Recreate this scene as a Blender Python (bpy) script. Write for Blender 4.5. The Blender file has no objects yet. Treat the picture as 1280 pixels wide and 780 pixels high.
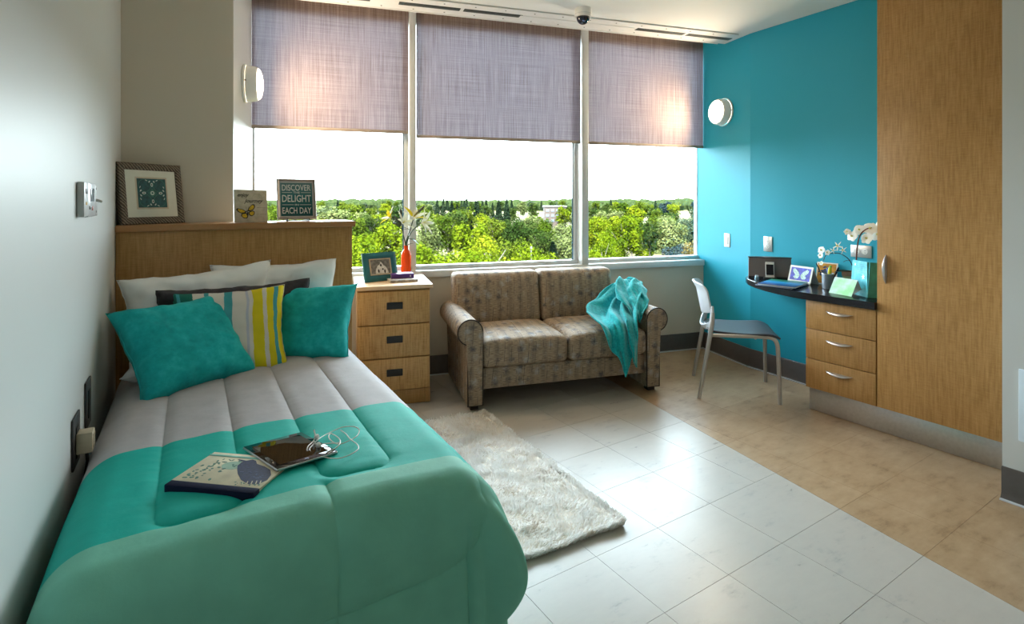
import bpy, bmesh, math, random
from mathutils import Vector, Matrix, Euler, noise

R = math.radians
PI = math.pi
random.seed(7)
scene = bpy.context.scene
COL = scene.collection

# ---------------------------------------------------------------- camera
CAM_H = 1.35
cam_data = bpy.data.cameras.new('camera')
cam_data.sensor_width = 36.0
cam_data.lens = 683.0 / 1280.0 * 36.0
cam_data.shift_y = -140.0 / 1280.0
cam_data.clip_start = 0.05
cam_data.clip_end = 5000
cam = bpy.data.objects.new('camera', cam_data)
cam.location = (0, 0, CAM_H)
cam.rotation_euler = (R(90), 0, -math.atan(440.0 / 683.0))
COL.objects.link(cam)
scene.camera = cam

# ---------------------------------------------------------------- exposure
scene.view_settings.view_transform = 'Standard'
scene.view_settings.look = 'None'
scene.view_settings.gamma = 1
scene.view_settings.use_curve_mapping = False
scene.view_settings.exposure = 1.62
scene.cycles.use_denoising = True
scene.cycles.max_bounces = 10
scene.cycles.diffuse_bounces = 6
scene.cycles.transparent_max_bounces = 16
scene.cycles.sample_clamp_indirect = 8.0

# ---------------------------------------------------------------- sky
SKY = 7.2
world = bpy.data.worlds.new('sky')
scene.world = world
world.use_nodes = True
wn = world.node_tree
wn.nodes.clear()
w_out = wn.nodes.new('ShaderNodeOutputWorld')
w_bg = wn.nodes.new('ShaderNodeBackground')
w_tc = wn.nodes.new('ShaderNodeTexCoord')
w_sp = wn.nodes.new('ShaderNodeSeparateXYZ')
w_rp = wn.nodes.new('ShaderNodeValToRGB')
w_rp.color_ramp.elements[0].position = 0.0
w_rp.color_ramp.elements[0].color = (0.88, 0.95, 1.0, 1)
w_rp.color_ramp.elements[1].position = 0.9
w_rp.color_ramp.elements[1].color = (0.64, 0.81, 1.0, 1)
wn.links.new(w_tc.outputs['Generated'], w_sp.inputs[0])
wn.links.new(w_sp.outputs['Z'], w_rp.inputs[0])
wn.links.new(w_rp.outputs[0], w_bg.inputs[0])
wn.links.new(w_bg.outputs[0], w_out.inputs[0])
w_bg.inputs[1].default_value = SKY

# ---------------------------------------------------------------- sun (high, behind the building)
sun_d = bpy.data.lights.new('sun', 'SUN')
sun_d.energy = 18.0
sun_d.color = (1.0, 0.95, 0.84)
sun_d.angle = R(0.6)
sun = bpy.data.objects.new('sun', sun_d)
sun.rotation_euler = Vector((0.62, 0.55, -1.0)).to_track_quat('-Z', 'Y').to_euler()
sun.location = (0, 0, 40)
COL.objects.link(sun)

# ---------------------------------------------------------------- helpers
def sr(r, g, b):
    def f(c):
        c /= 255.0
        return c / 12.92 if c <= 0.04045 else ((c + 0.055) / 1.055) ** 2.4
    return (f(r), f(g), f(b), 1.0)

MATS = {}

class NT:
    """small node-tree helper around one principled material"""
    def __init__(s, name):
        s.m = bpy.data.materials.new(name)
        s.m.use_nodes = True
        s.t = s.m.node_tree
        s.b = s.t.nodes['Principled BSDF']
        s.out = s.t.nodes['Material Output']
    def n(s, kind, **kw):
        nd = s.t.nodes.new(kind)
        for k, v in kw.items():
            setattr(nd, k, v)
        return nd
    def l(s, a, b):
        s.t.links.new(a, b)
    def coord(s, kind='UV', scale=(1, 1, 1), rot=(0, 0, 0)):
        tc = s.n('ShaderNodeTexCoord')
        mp = s.n('ShaderNodeMapping')
        mp.inputs['Scale'].default_value = scale
        mp.inputs['Rotation'].default_value = rot
        s.l(tc.outputs[kind], mp.inputs[0])
        return mp.outputs[0]
    def noise(s, vec, scale=5, detail=3, rough=0.5):
        nd = s.n('ShaderNodeTexNoise')
        nd.inputs['Scale'].default_value = scale
        nd.inputs['Detail'].default_value = detail
        nd.inputs['Roughness'].default_value = rough
        s.l(vec, nd.inputs['Vector'])
        return nd.outputs[0]
    def ramp(s, fac, stops, interp='LINEAR'):
        nd = s.n('ShaderNodeValToRGB')
        nd.color_ramp.interpolation = interp
        e = nd.color_ramp.elements
        while len(e) < len(stops):
            e.new(0.5)
        for i, (p, c) in enumerate(stops):
            e[i].position = p
            e[i].color = c
        s.l(fac, nd.inputs[0])
        return nd.outputs[0]
    def math(s, op, a, b=None, c=None):
        nd = s.n('ShaderNodeMath', operation=op)
        for i, v in enumerate((a, b, c)):
            if v is None:
                continue
            if isinstance(v, (int, float)):
                nd.inputs[i].default_value = v
            else:
                s.l(v, nd.inputs[i])
        return nd.outputs[0]
    def mix(s, fac, a, b, blend='MIX'):
        nd = s.n('ShaderNodeMix', data_type='RGBA', blend_type=blend)
        for i, v in ((0, fac), (6, a), (7, b)):
            if isinstance(v, (int, float, tuple)):
                nd.inputs[i].default_value = v
            else:
                s.l(v, nd.inputs[i])
        return nd.outputs[2]
    def bump(s, h, strength=0.3, dist=0.01):
        nd = s.n('ShaderNodeBump')
        nd.inputs['Strength'].default_value = strength
        nd.inputs['Distance'].default_value = dist
        s.l(h, nd.inputs['Height'])
        s.l(nd.outputs[0], s.b.inputs['Normal'])
    def col(s, c):
        if isinstance(c, tuple):
            s.b.inputs['Base Color'].default_value = c
        else:
            s.l(c, s.b.inputs['Base Color'])
    def set(s, rough=0.5, metal=0.0, spec=0.5, sheen=0.0, coat=0.0):
        s.b.inputs['Roughness'].default_value = rough
        s.b.inputs['Metallic'].default_value = metal
        s.b.inputs['Specular IOR Level'].default_value = spec
        s.b.inputs['Sheen Weight'].default_value = sheen
        s.b.inputs['Coat Weight'].default_value = coat

def plain(name, c, rough=0.5, metal=0.0, spec=0.5, var=0.08, scale=30, bump=0.0, sheen=0.0, coat=0.0):
    """one colour with a little procedural unevenness"""
    if name in MATS:
        return MATS[name]
    t = NT(name)
    v = t.coord('Object')
    nz = t.noise(v, scale, 3)
    d = tuple(max(0, x * (1 - var)) for x in c[:3]) + (1,)
    e = tuple(min(1, x * (1 + var)) for x in c[:3]) + (1,)
    t.col(t.ramp(nz, [(0.3, d), (0.7, e)]))
    t.set(rough, metal, spec, sheen, coat)
    if bump:
        t.bump(t.noise(v, scale * 6, 2), bump, 0.002)
    MATS[name] = t.m
    return t.m

def wood(name, c1, c2, c3, rough=0.38):
    t = NT(name)
    v = t.coord('UV', (1, 1, 1))
    g = t.coord('UV', (34, 2.2, 1))
    x = t.coord('UV', (9, 90, 1))
    a = t.noise(g, 3.0, 4, 0.6)
    b = t.noise(x, 2.2, 2, 0.5)
    c = t.noise(v, 2.5, 2)
    s = t.math('ADD', t.math('MULTIPLY', a, 0.62), t.math('MULTIPLY', b, 0.26))
    s = t.math('ADD', s, t.math('MULTIPLY', c, 0.14))
    t.col(t.ramp(s, [(0.34, c1), (0.52, c2), (0.68, c3)]))
    t.set(rough, 0, 0.4)
    t.bump(a, 0.05, 0.001)
    return t.m

def emis(name, c, strength):
    t = NT(name)
    t.b.inputs['Base Color'].default_value = c
    t.b.inputs['Emission Color'].default_value = c
    t.b.inputs['Emission Strength'].default_value = strength
    return t.m

# --- bmesh shape adders
def box(bm, x0, x1, y0, y1, z0, z1, bev=0.0, seg=2, mtx=None):
    r = bmesh.ops.create_cube(bm, size=1.0)
    vs = r['verts']
    for v in vs:
        v.co.x = x0 + (v.co.x + 0.5) * (x1 - x0)
        v.co.y = y0 + (v.co.y + 0.5) * (y1 - y0)
        v.co.z = z0 + (v.co.z + 0.5) * (z1 - z0)
    if bev > 0:
        es = list({e for v in vs for e in v.link_edges})
        rr = bmesh.ops.bevel(bm, geom=es, offset=bev, segments=seg, profile=0.5, affect='EDGES')
        vs = list({v for f in rr['faces'] for v in f.verts} | {v for v in vs if v.is_valid})
    if mtx is not None:
        for v in vs:
            v.co = mtx @ v.co
    return vs

def grid(bm, pts, close_u=False, close_v=False, uv=None):
    """pts[i][j] -> quads; optional uv[i][j]"""
    n, m = len(pts), len(pts[0])
    V = [[bm.verts.new(p) for p in row] for row in pts]
    lay = bm.loops.layers.uv.verify() if uv else None
    for i in range(n if close_u else n - 1):
        for j in range(m if close_v else m - 1):
            ids = ((i, j), ((i + 1) % n, j), ((i + 1) % n, (j + 1) % m), (i, (j + 1) % m))
            f = bm.faces.new([V[a][b] for a, b in ids])
            if uv:
                for lp, (a, b) in zip(f.loops, ids):
                    lp[lay].uv = uv[a][b]
    return V

def tube(bm, pts, r, n=8, caps=True, closed=False):
    pts = [Vector(p) for p in pts]
    k = len(pts)
    rr = r if isinstance(r, (list, tuple)) else [r] * k
    ref = None
    rings = []
    for i, p in enumerate(pts):
        if closed:
            d = pts[(i + 1) % k] - pts[i - 1]
        else:
            d = pts[min(i + 1, k - 1)] - pts[max(i - 1, 0)]
        d.normalize()
        if ref is None:
            ref = d.orthogonal().normalized()
        else:
            ref = (ref - d * ref.dot(d)).normalized()
        b = d.cross(ref)
        rings.append([p + (ref * math.cos(2 * PI * q / n) + b * math.sin(2 * PI * q / n)) * rr[i] for q in range(n)])
    V = grid(bm, rings, close_u=closed, close_v=True)
    if caps and not closed:
        bm.faces.new(list(reversed(V[0])))
        bm.faces.new(V[-1])

def lathe(bm, prof, n=24, mtx=None):
    """prof: [(r,z)...], rings around z"""
    rows = []
    for r, z in prof:
        rows.append([Vector((max(r, 1e-5) * math.cos(2 * PI * q / n), max(r, 1e-5) * math.sin(2 * PI * q / n), z)) for q in range(n)])
    if mtx is not None:
        rows = [[mtx @ p for p in row] for row in rows]
    V = grid(bm, rows, close_v=True)
    return V

def prism(bm, poly, h0, h1, fn=None):
    """extrude a 2-D polygon (a,b) between h0 and h1; fn maps (a,b,h)->xyz"""
    fn = fn or (lambda a, b, h: (a, b, h))
    A = [bm.verts.new(fn(a, b, h0)) for a, b in poly]
    B = [bm.verts.new(fn(a, b, h1)) for a, b in poly]
    n = len(poly)
    bm.faces.new(A)
    bm.faces.new(list(reversed(B)))
    for i in range(n):
        bm.faces.new([A[i], B[i], B[(i + 1) % n], A[(i + 1) % n]])

def fresh():
    return bmesh.new()

def done(name, bm, mat, parent=None, loc=None, rot=None, smooth=35, keepuv=False, label=None, normals=True):
    if normals:
        bmesh.ops.recalc_face_normals(bm, faces=bm.faces[:])
    if not keepuv:
        lay = bm.loops.layers.uv.verify()
        bm.normal_update()
        for f in bm.faces:
            n = f.normal
            ax, ay, az = abs(n.x), abs(n.y), abs(n.z)
            for lp in f.loops:
                c = lp.vert.co
                if az >= ax and az >= ay:
                    lp[lay].uv = (c.x, c.y)
                elif ay >= ax:
                    lp[lay].uv = (c.x, c.z)
                else:
                    lp[lay].uv = (c.y, c.z)
    me = bpy.data.meshes.new(name)
    bm.to_mesh(me)
    bm.free()
    me.materials.append(mat)
    if smooth:
        for p in me.polygons:
            p.use_smooth = True
        me.set_sharp_from_angle(angle=R(smooth))
    o = bpy.data.objects.new(name, me)
    COL.objects.link(o)
    if parent is not None:
        o.parent = parent
    if loc is not None:
        o.location = loc
    if rot is not None:
        o.rotation_euler = rot
    if label:
        o['label'] = label
    return o

def mkbox(name, mat, parent, x0, x1, y0, y1, z0, z1, bev=0.002, seg=2, **kw):
    bm = fresh()
    box(bm, x0, x1, y0, y1, z0, z1, bev, seg)
    return done(name, bm, mat, parent, **kw)

def thing(name, label, cat, loc=(0, 0, 0), rotz=0.0, group=None, rot=None, mtx=None):
    o = bpy.data.objects.new(name, None)
    o.empty_display_size = 0.05
    COL.objects.link(o)
    if mtx is not None:
        o.matrix_world = mtx
    else:
        o.location = loc
        o.rotation_euler = rot if rot is not None else (0, 0, rotz)
    o['label'] = label
    o['category'] = cat
    if group:
        o['group'] = group
    return o

def tag(o, label, cat, group=None):
    o['label'] = label
    o['category'] = cat
    if group:
        o['group'] = group
    return o

def struct(o):
    o['kind'] = 'structure'
    return o

def text_mesh(name, body, mat, parent, width, height, loc, rot=(R(90), 0, 0), shear=0.0, extrude=0.0004, align='CENTER', offset=0.0):
    """lettering scaled to width x height in its own plane"""
    cu = bpy.data.curves.new(name, 'FONT')
    cu.body = body
    cu.size = 1.0
    cu.align_x = 'LEFT'
    cu.shear = shear
    cu.offset = offset
    cu.resolution_u = 3
    tmp = bpy.data.objects.new(name, cu)
    COL.objects.link(tmp)
    dg = bpy.context.evaluated_depsgraph_get()
    me = bpy.data.meshes.new_from_object(tmp.evaluated_get(dg))
    bpy.data.objects.remove(tmp)
    bpy.data.curves.remove(cu)
    xs = [v.co.x for v in me.vertices]
    ys = [v.co.y for v in me.vertices]
    sx = width / (max(xs) - min(xs))
    sy = height / (max(ys) - min(ys))
    cx, cy = (max(xs) + min(xs)) / 2, (max(ys) + min(ys)) / 2
    for v in me.vertices:
        v.co.x = (v.co.x - cx) * sx
        v.co.y = (v.co.y - cy) * sy
    me.name = name
    me.materials.clear()
    me.materials.append(mat)
    o = bpy.data.objects.new(name, me)
    COL.objects.link(o)
    o.parent = parent
    o.location = loc
    o.rotation_euler = rot
    return o

def flat(name, polys, mat, parent, y, t=0.0006, **kw):
    """flat printed shapes in the local xz-plane facing -y"""
    bm = fresh()
    for poly in polys:
        prism(bm, poly, y, y - t, lambda a, b, h: (a, h, b))
    return done(name, bm, mat, parent, smooth=0, **kw)

def ell(cx, cy, rx, ry, n=14, rot=0.0):
    c, s = math.cos(rot), math.sin(rot)
    o = []
    for i in range(n):
        a = 2 * PI * i / n
        x, y = rx * math.cos(a), ry * math.sin(a)
        o.append((cx + x * c - y * s, cy + x * s + y * c))
    return o

# ---------------------------------------------------------------- materials of the shell
def wall_paint(name, c, rough=0.55):
    t = NT(name)
    v = t.coord('Object')
    nz = t.noise(v, 1.3, 2)
    t.col(t.mix(nz, tuple(x * 0.96 for x in c[:3]) + (1,), c))
    t.set(rough, 0, 0.3)
    t.bump(t.noise(v, 260, 2), 0.06, 0.001)
    return t.m

M_wall = wall_paint('wall paint off-white', (0.61, 0.635, 0.635, 1), 0.45)
M_beige = wall_paint('wall paint beige', (0.66, 0.59, 0.49, 1))
M_teal = wall_paint('wall paint turquoise', (0.018, 0.36, 0.50, 1), 0.5)
M_ceil = wall_paint('ceiling paint', (0.84, 0.84, 0.83, 1), 0.7)
M_base = plain('baseboard vinyl', (0.085, 0.07, 0.065, 1), 0.35)
M_lip = plain('baseboard cove lip', (0.50, 0.52, 0.55, 1), 0.3)
M_alu = plain('aluminium frame', (0.62, 0.64, 0.64, 1), 0.35, 0.25, var=0.03)
M_gask = plain('window gasket', (0.02, 0.10, 0.17, 1), 0.5)
M_white = plain('white plastic', (0.80, 0.80, 0.78, 1), 0.35, var=0.02)
M_black = plain('black', (0.010, 0.010, 0.012, 1), 0.4)
M_steel = plain('brushed steel', (0.55, 0.55, 0.56, 1), 0.32, 0.9, var=0.06, scale=60)
M_silver = plain('satin silver', (0.62, 0.62, 0.66, 1), 0.28, 0.85, var=0.02)
M_sill = plain('window sill laminate', (0.74, 0.75, 0.76, 1), 0.3, var=0.02)

def tile_mat(name, c1, c2, c3, rough, sc):
    t = NT(name)
    g = t.n('ShaderNodeTexCoord')
    geo = t.n('ShaderNodeNewGeometry')
    oi = t.n('ShaderNodeObjectInfo')
    a = t.noise(geo.outputs['Position'], sc, 6, 0.65)
    mp = t.n('ShaderNodeMapping')
    mp.inputs['Scale'].default_value = (9, 26, 9)
    mp.inputs['Rotation'].default_value = (0, 0, 0.5)
    t.l(geo.outputs['Position'], mp.inputs[0])
    b = t.noise(mp.outputs[0], 1.0, 6, 0.7)
    s = t.math('ADD', t.math('MULTIPLY', a, 0.5), t.math('MULTIPLY', b, 0.5))
    s = t.math('ADD', s, t.math('MULTIPLY', t.math('SUBTRACT', oi.outputs['Random'], 0.5), 0.03))
    t.col(t.ramp(s, [(0.36, c1), (0.45, c2), (0.62, c3)]))
    t.set(rough, 0, 0.32)
    r = t.math('ADD', t.math('MULTIPLY', b, 0.16), rough - 0.08)
    t.l(r, t.b.inputs['Roughness'])
    return t.m

M_tile_w = tile_mat('pale linoleum', (0.38, 0.36, 0.335, 1), (0.46, 0.428, 0.385, 1), (0.485, 0.452, 0.405, 1), 0.30, 5)
M_tile_t = tile_mat('tan linoleum', (0.26, 0.162, 0.088, 1), (0.37, 0.245, 0.14, 1), (0.44, 0.305, 0.185, 1), 0.33, 6)
M_joint = plain('floor joint', (0.20, 0.185, 0.165, 1), 0.8)

# ---------------------------------------------------------------- room shell
W0 = Vector((4.184, 3.243, 0))
WA = R(-14.8)
WD = Vector((math.cos(WA), math.sin(WA), 0))
WN = Vector((-WD.y, WD.x, 0))            # outwards
CEIL = 2.70
BA = R(-2.4)                              # bed, headboard and left wall
HP = Vector((-0.18, 3.18, 0))
HD = Vector((math.cos(BA), math.sin(BA), 0))
HN = Vector((-HD.y, HD.x, 0))
def wpt(k, y, z=0.0):
    p = W0 + WD * k + WN * y
    return Vector((p.x, p.y, z))
def hpt(x, y, z=0.0):
    p = HP + HD * x + HN * y
    return Vector((p.x, p.y, z))

def wall_seg(name, a, b, mat, z0=0.0, z1=CEIL + 0.35, t=0.10, side=1):
    """vertical slab from a to b; thickness on the left (side=1) or right of a->b"""
    d = Vector((b[0] - a[0], b[1] - a[1], 0))
    L = d.length
    bm = fresh()
    y0, y1 = (0, t) if side > 0 else (-t, 0)
    box(bm, 0, L, y0, y1, z0, z1)
    o = done(name, bm, mat, None, (a[0], a[1], 0), (0, 0, math.atan2(d.y, d.x)), smooth=0)
    return struct(o)

YB = 0.2625
corner = hpt(0, YB)
col_c = hpt(0.515, YB)                    # end of the beige wall
win_l = wpt(-3.775, 0.0)
bend = Vector((4.025, 2.68, 0))
RA = R(-94.5)
rw_end = bend + Vector((math.cos(RA), math.sin(RA), 0)) * 1.9
left_near = hpt(0, -5.4)
wall_seg('wall_left', left_near, corner + HN * 0.1, M_wall, side=1)
wall_seg('wall_back', corner, col_c, M_beige, side=1)
wc = wpt(-3.775, 0.16)
wall_seg('wall_column', col_c, wc, M_wall, side=1)
wall_seg('wall_window', wpt(-3.80, 0.016), wpt(0.03, 0.016), M_beige, 0, 0.76, 0.2, side=1)
wall_seg('wall_bend', bend, wpt(0, 0.16), M_teal, side=-1)
wall_seg('wall_right', bend, rw_end, M_teal, side=1)
post_c = (3.214, 0.88)
wall_seg('wall_post', (3.214, 0.88), (3.214, -2.2), M_wall, side=1, t=0.6)
wall_seg('wall_rear', (3.9, -2.2), (-0.6, -2.2), M_beige, side=1)

# floor: slab with the linoleum tiles laid on it
FL = [(-0.7, -2.3), (4.6, -2.3), (4.6, 4.6), (-0.7, 4.6)]
bm = fresh()
prism(bm, FL, -0.2, -0.004)
floor = struct(done('floor', bm, M_joint, smooth=0))
def clip_poly(poly, p, nrm):
    out = []
    for i in range(len(poly)):
        a, b = poly[i], poly[(i + 1) % len(poly)]
        da = (a[0] - p[0]) * nrm[0] + (a[1] - p[1]) * nrm[1]
        db = (b[0] - p[0]) * nrm[0] + (b[1] - p[1]) * nrm[1]
        if da >= 0:
            out.append(a)
        if da * db < 0:
            t = da / (da - db)
            out.append((a[0] + (b[0] - a[0]) * t, a[1] + (b[1] - a[1]) * t))
    return out
SP = (2.707, 2.357)
sd = Vector((2.707 - 2.38, 2.357 - 0.601)).normalized()
SN = (sd.y, -sd.x)                        # towards the tan side
TS = 0.3345
TX, TY = 1.722 - 5 * TS, 1.232 - 10 * TS
def add_tiles():
    cache = {}
    for i in range(-1, 16):
        for j in range(0, 24):
            x0, y0 = TX + i * TS, TY + j * TS
            if x0 > 4.3 or y0 > 4.3:
                continue
            if y0 > 4.25 - 0.2554 / 0.9668 * (x0 - 0.5):
                continue
            for side in (-1, 1):
                g = 0.0008 if side < 0 else 0.0004
                xe = TS
                if side < 0 and y0 < 1.5:
                    if x0 > 2.3:
                        continue
                    if x0 > 1.95:
                        xe = 2 * TS
                q = [(g, g), (xe - g, g), (xe - g, TS - g), (g, TS - g)]
                lp = (SP[0] - x0, SP[1] - y0)
                nn = (SN[0] * side, SN[1] * side)
                lp2 = (lp[0] + nn[0] * 0.0008, lp[1] + nn[1] * 0.0008)
                c = clip_poly(q, lp2, nn)
                if len(c) < 3:
                    continue
                full = (c == q)
                key = ('full', side) if full else None
                if key and key in cache:
                    o = bpy.data.objects.new('tile', cache[key])
                    COL.objects.link(o)
                    o.parent = floor
                    o.location = (x0, y0, 0)
                else:
                    bm = fresh()
                    prism(bm, c, -0.004, 0.0)
                    o = done('tile', bm, M_tile_w if side < 0 else M_tile_t, floor, (x0, y0, 0), smooth=0)
                    if key:
                        cache[key] = o.data
add_tiles()

# ceiling with a shade pocket along the glass
bm = fresh()
ce_l, ce_r = wpt(-4.3, -0.275), wpt(0.5, -0.275)
prism(bm, [(-0.7, -2.3), (4.7, -2.3), (ce_r.x, ce_r.y), (ce_l.x, ce_l.y), (-0.7, ce_l.y)], CEIL, CEIL + 0.3)
struct(done('ceiling', bm, M_ceil, smooth=0))
bm = fresh()
a, b, c, d = wpt(-4.3, -0.30), wpt(0.5, -0.30), wpt(0.5, 0.35), wpt(-4.3, 0.35)
prism(bm, [(p.x, p.y) for p in (a, b, c, d)], CEIL + 0.30, CEIL + 0.40)
struct(done('ceiling_pocket', bm, M_ceil, smooth=0))

# baseboards (cove with a pale lip on the floor)
def baseboard(name, a, b, side, h=0.145, t=0.012, proud=0.0):
    d = Vector((b[0] - a[0], b[1] - a[1], 0))
    L = d.length
    s = side
    prof = [(0, 0), (0, h), (-t * 0.5, h), (-t, h - 0.008), (-t, 0.030), (-t - 0.010, 0.010), (-t - 0.022, 0.006), (-t - 0.022, 0)]
    bm = fresh()
    n = len(prof)
    A = [bm.verts.new((0, y * s, z)) for y, z in prof]
    B = [bm.verts.new((L, y * s, z)) for y, z in prof]
    bm.faces.new(A)
    bm.faces.new(list(reversed(B)))
    for i in range(n):
        bm.faces.new([A[i], B[i], B[(i + 1) % n], A[(i + 1) % n]])
    o = struct(done(name, bm, M_base, None, (a[0], a[1], 0), (0, 0, math.atan2(d.y, d.x)), smooth=40))
    bm = fresh()
    y0 = (-t - 0.026) * s
    y1 = (-t - 0.016) * s
    box(bm, 0, L, min(y0, y1), max(y0, y1), 0, 0.009, 0.002)
    done('cove_lip', bm, M_lip, o)
baseboard('baseboard_window', wpt(-3.77, 0.016), wpt(0.0, 0.016), 1)
baseboard('baseboard_bend', wpt(0, 0.0), bend, 1)
baseboard('baseboard_right', bend, bend + (rw_end - bend) * (0.86 / 1.9), 1)
baseboard('baseboard_post', (3.214, 0.88), (3.214, -2.2), 1)
baseboard('baseboard_column', col_c, wpt(-3.775, 0.016), 1)

# ---------------------------------------------------------------- window wall
wf = (W0.x, W0.y, 0)
wr = (0, 0, WA)
M_glass = bpy.data.materials.new('window glass')
M_glass.use_nodes = True
gt = M_glass.node_tree
gt.nodes.clear()
go = gt.nodes.new('ShaderNodeOutputMaterial')
gm = gt.nodes.new('ShaderNodeMixShader')
gtr = gt.nodes.new('ShaderNodeBsdfTransparent')
ggl = gt.nodes.new('ShaderNodeBsdfGlossy')
ggl.inputs['Roughness'].default_value = 0.0
gtr.inputs[0].default_value = (0.93, 0.97, 0.96, 1)
gfr = gt.nodes.new('ShaderNodeFresnel')
gfr.inputs['IOR'].default_value = 1.25
gt.links.new(gfr.outputs[0], gm.inputs[0])
gt.links.new(gtr.outputs[0], gm.inputs[1])
gt.links.new(ggl.outputs[0], gm.inputs[2])
gt.links.new(gm.outputs[0], go.inputs[0])

KM = [(-3.775, -2.674), (-2.625, -1.228), (-1.168, 0.0)]
for i, (k0, k1) in enumerate(KM):
    w = struct(thing('window_%d' % (i + 1), 'x', 'window', wf, WA))
    del w['label'], w['category']
    y0, y1 = 0.085, 0.15
    z0, z1 = 0.806, 2.95
    fw = 0.028
    mkbox('bottom_rail', M_alu, w, k0, k1, y0, y1, z0, z0 + 0.030)
    mkbox('head_rail', M_alu, w, k0, k1, y0, y1, 2.735, z1)
    mkbox('jamb', M_alu, w, k0, k0 + 0.014, y0, y1, z0 + 0.03, 2.735)
    if i == 2:
        fw = 0.004
    else:
        mkbox('gasket', M_gask, w, k1 - fw - 0.010, k1 - fw, y0 + 0.035, y1 - 0.02, z0 + 0.03, 2.735)
    mkbox('jamb', M_alu, w, k1 - fw, k1, y0 + 0.02, y1, z0 + 0.03, 2.735, 0.0005)
    bm = fresh()
    box(bm, k0 + 0.013, k1 - fw, 0.125, 0.131, z0 + 0.028, 2.74)
    done('pane', bm, M_glass, w, smooth=0)
for i, (a, b) in enumerate(((-2.674, -2.625), (-1.228, -1.168))):
    struct(mkbox('trim_%d' % (i + 2), M_alu, None, a, b, 0.0, 0.15, 0.80, 2.98, 0.003, loc=wf, rot=wr))
struct(mkbox('trim_1', M_sill, None, -3.785, 0.0, 0.0, 0.17, 0.754, 0.806, 0.004, loc=wf, rot=wr))
# light from the sky is sampled through the window openings
for k0, k1 in KM:
    ld = bpy.data.lights.new('window_portal', 'AREA')
    ld.shape = 'RECTANGLE'
    ld.size = k1 - k0
    ld.size_y = 1.95
    ld.cycles.is_portal = True
    lo = bpy.data.objects.new('window_portal', ld)
    p = wpt((k0 + k1) / 2, 0.20, 1.80)
    lo.location = p
    lo.rotation_euler = (-WN).to_track_quat('-Z', 'Z').to_euler()
    COL.objects.link(lo)

# ---------------------------------------------------------------- roller shades
def shade_mat():
    t = NT('woven shade cloth')
    v = t.coord('UV', (1, 1, 1))
    st = t.coord('UV', (55, 1.2, 1))
    hz = t.coord('UV', (2.0, 260, 1))
    a = t.noise(st, 2.0, 4, 0.7)
    b = t.noise(hz, 1.0, 2, 0.5)
    fine = t.noise(t.coord('UV', (420, 420, 1)), 1.0, 1)
    s = t.math('ADD', t.math('MULTIPLY', a, 0.55), t.math('MULTIPLY', b, 0.30))
    s = t.math('ADD', s, t.math('MULTIPLY', fine, 0.25))
    c = t.ramp(s, [(0.36, (0.15, 0.105, 0.085, 1)), (0.53, (0.34, 0.275, 0.25, 1)), (0.72, (0.54, 0.47, 0.45, 1))])
    df = t.n('ShaderNodeBsdfDiffuse')
    tl = t.n('ShaderNodeBsdfTranslucent')
    tr = t.n('ShaderNodeBsdfTransparent')
    t.l(t.mix(1.0, c, (0.62, 0.55, 0.50, 1), 'MULTIPLY'), df.inputs[0])
    cc = t.mix(1.0, c, (0.66, 0.70, 1.0, 1), 'MULTIPLY')
    t.l(cc, tl.inputs[0])
    m1 = t.n('ShaderNodeMixShader')
    m1.inputs[0].default_value = SHADE_T
    t.l(df.outputs[0], m1.inputs[1])
    t.l(tl.outputs[0], m1.inputs[2])
    m2 = t.n('ShaderNodeMixShader')
    m2.inputs[0].default_value = SHADE_O
    t.l(m1.outputs[0], m2.inputs[1])
    t.l(tr.outputs[0], m2.inputs[2])
    t.l(m2.outputs[0], t.out.inputs[0])
    return t.m
SHADE_T = 0.135
SHADE_O = 0.005
M_shade = shade_mat()
M_hem = plain('shade hem', (0.30, 0.25, 0.21, 1), 0.7)
SHB = [1.856, 1.828, 1.824]
SHL = ['woven taupe roller shade half lowered beside the left wall lamp', 'widest woven roller shade, half lowered between the two mullions', 'woven roller shade half lowered next to the turquoise wall']
for i, (k0, k1) in enumerate(((-3.772, -2.680), (-2.619, -1.234), (-1.162, -0.003))):
    s = thing('roller_shade', SHL[i], 'shade', wf, WA, 'roller shades on the window')
    bm = fresh()
    grid(bm, [[(k0, 0.020, SHB[i] + 0.02), (k1, 0.020, SHB[i] + 0.02)], [(k0, 0.020, 2.93), (k1, 0.020, 2.93)]])
    done('fabric', bm, M_shade, s, smooth=0)
    mkbox('hem_bar', M_hem, s, k0, k1, 0.014, 0.027, SHB[i], SHB[i] + 0.024, 0.004)
    bm = fresh()
    tube(bm, [(k0 + 0.01, 0.055, 2.94), (k1 - 0.01, 0.055, 2.94)], 0.03, 14)
    done('roller_tube', bm, M_hem, s)
# ================================================================ ceiling fittings
d = thing('slot_diffuser', 'long white slot air diffuser set into the ceiling along the window', 'air vent', wf, WA)
M_ventw = plain('vent white', (0.78, 0.78, 0.77, 1), 0.4, var=0.02)
M_ventd = plain('vent dark slot', (0.035, 0.045, 0.045, 1), 0.6)
zc = CEIL
M_ventv = plain('vent vane', (0.12, 0.13, 0.13, 1), 0.5)
mkbox('frame', M_ventw, d, -3.74, -0.09, -0.545, -0.285, zc - 0.006, zc + 0.004, 0.002)
for y in (-0.545, -0.29):
    mkbox('flange', M_ventw, d, -3.74, -0.09, y - 0.006, y + 0.006, zc - 0.012, zc - 0.004, 0.002)
mkbox('blank_panel', M_ventw, d, -1.93, -0.99, -0.445, -0.395, zc - 0.010, zc - 0.005, 0.002)
def slotk(u, v):
    dd = (CEIL - CAM_H) * 683 / (250 - v)
    r = (u - 640) / 683 * dd
    th = math.atan(440 / 683)
    P = Vector((dd * math.sin(th) + r * math.cos(th), dd * math.cos(th) - r * math.sin(th), 0)) - W0
    return P.dot(WD)
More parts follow.
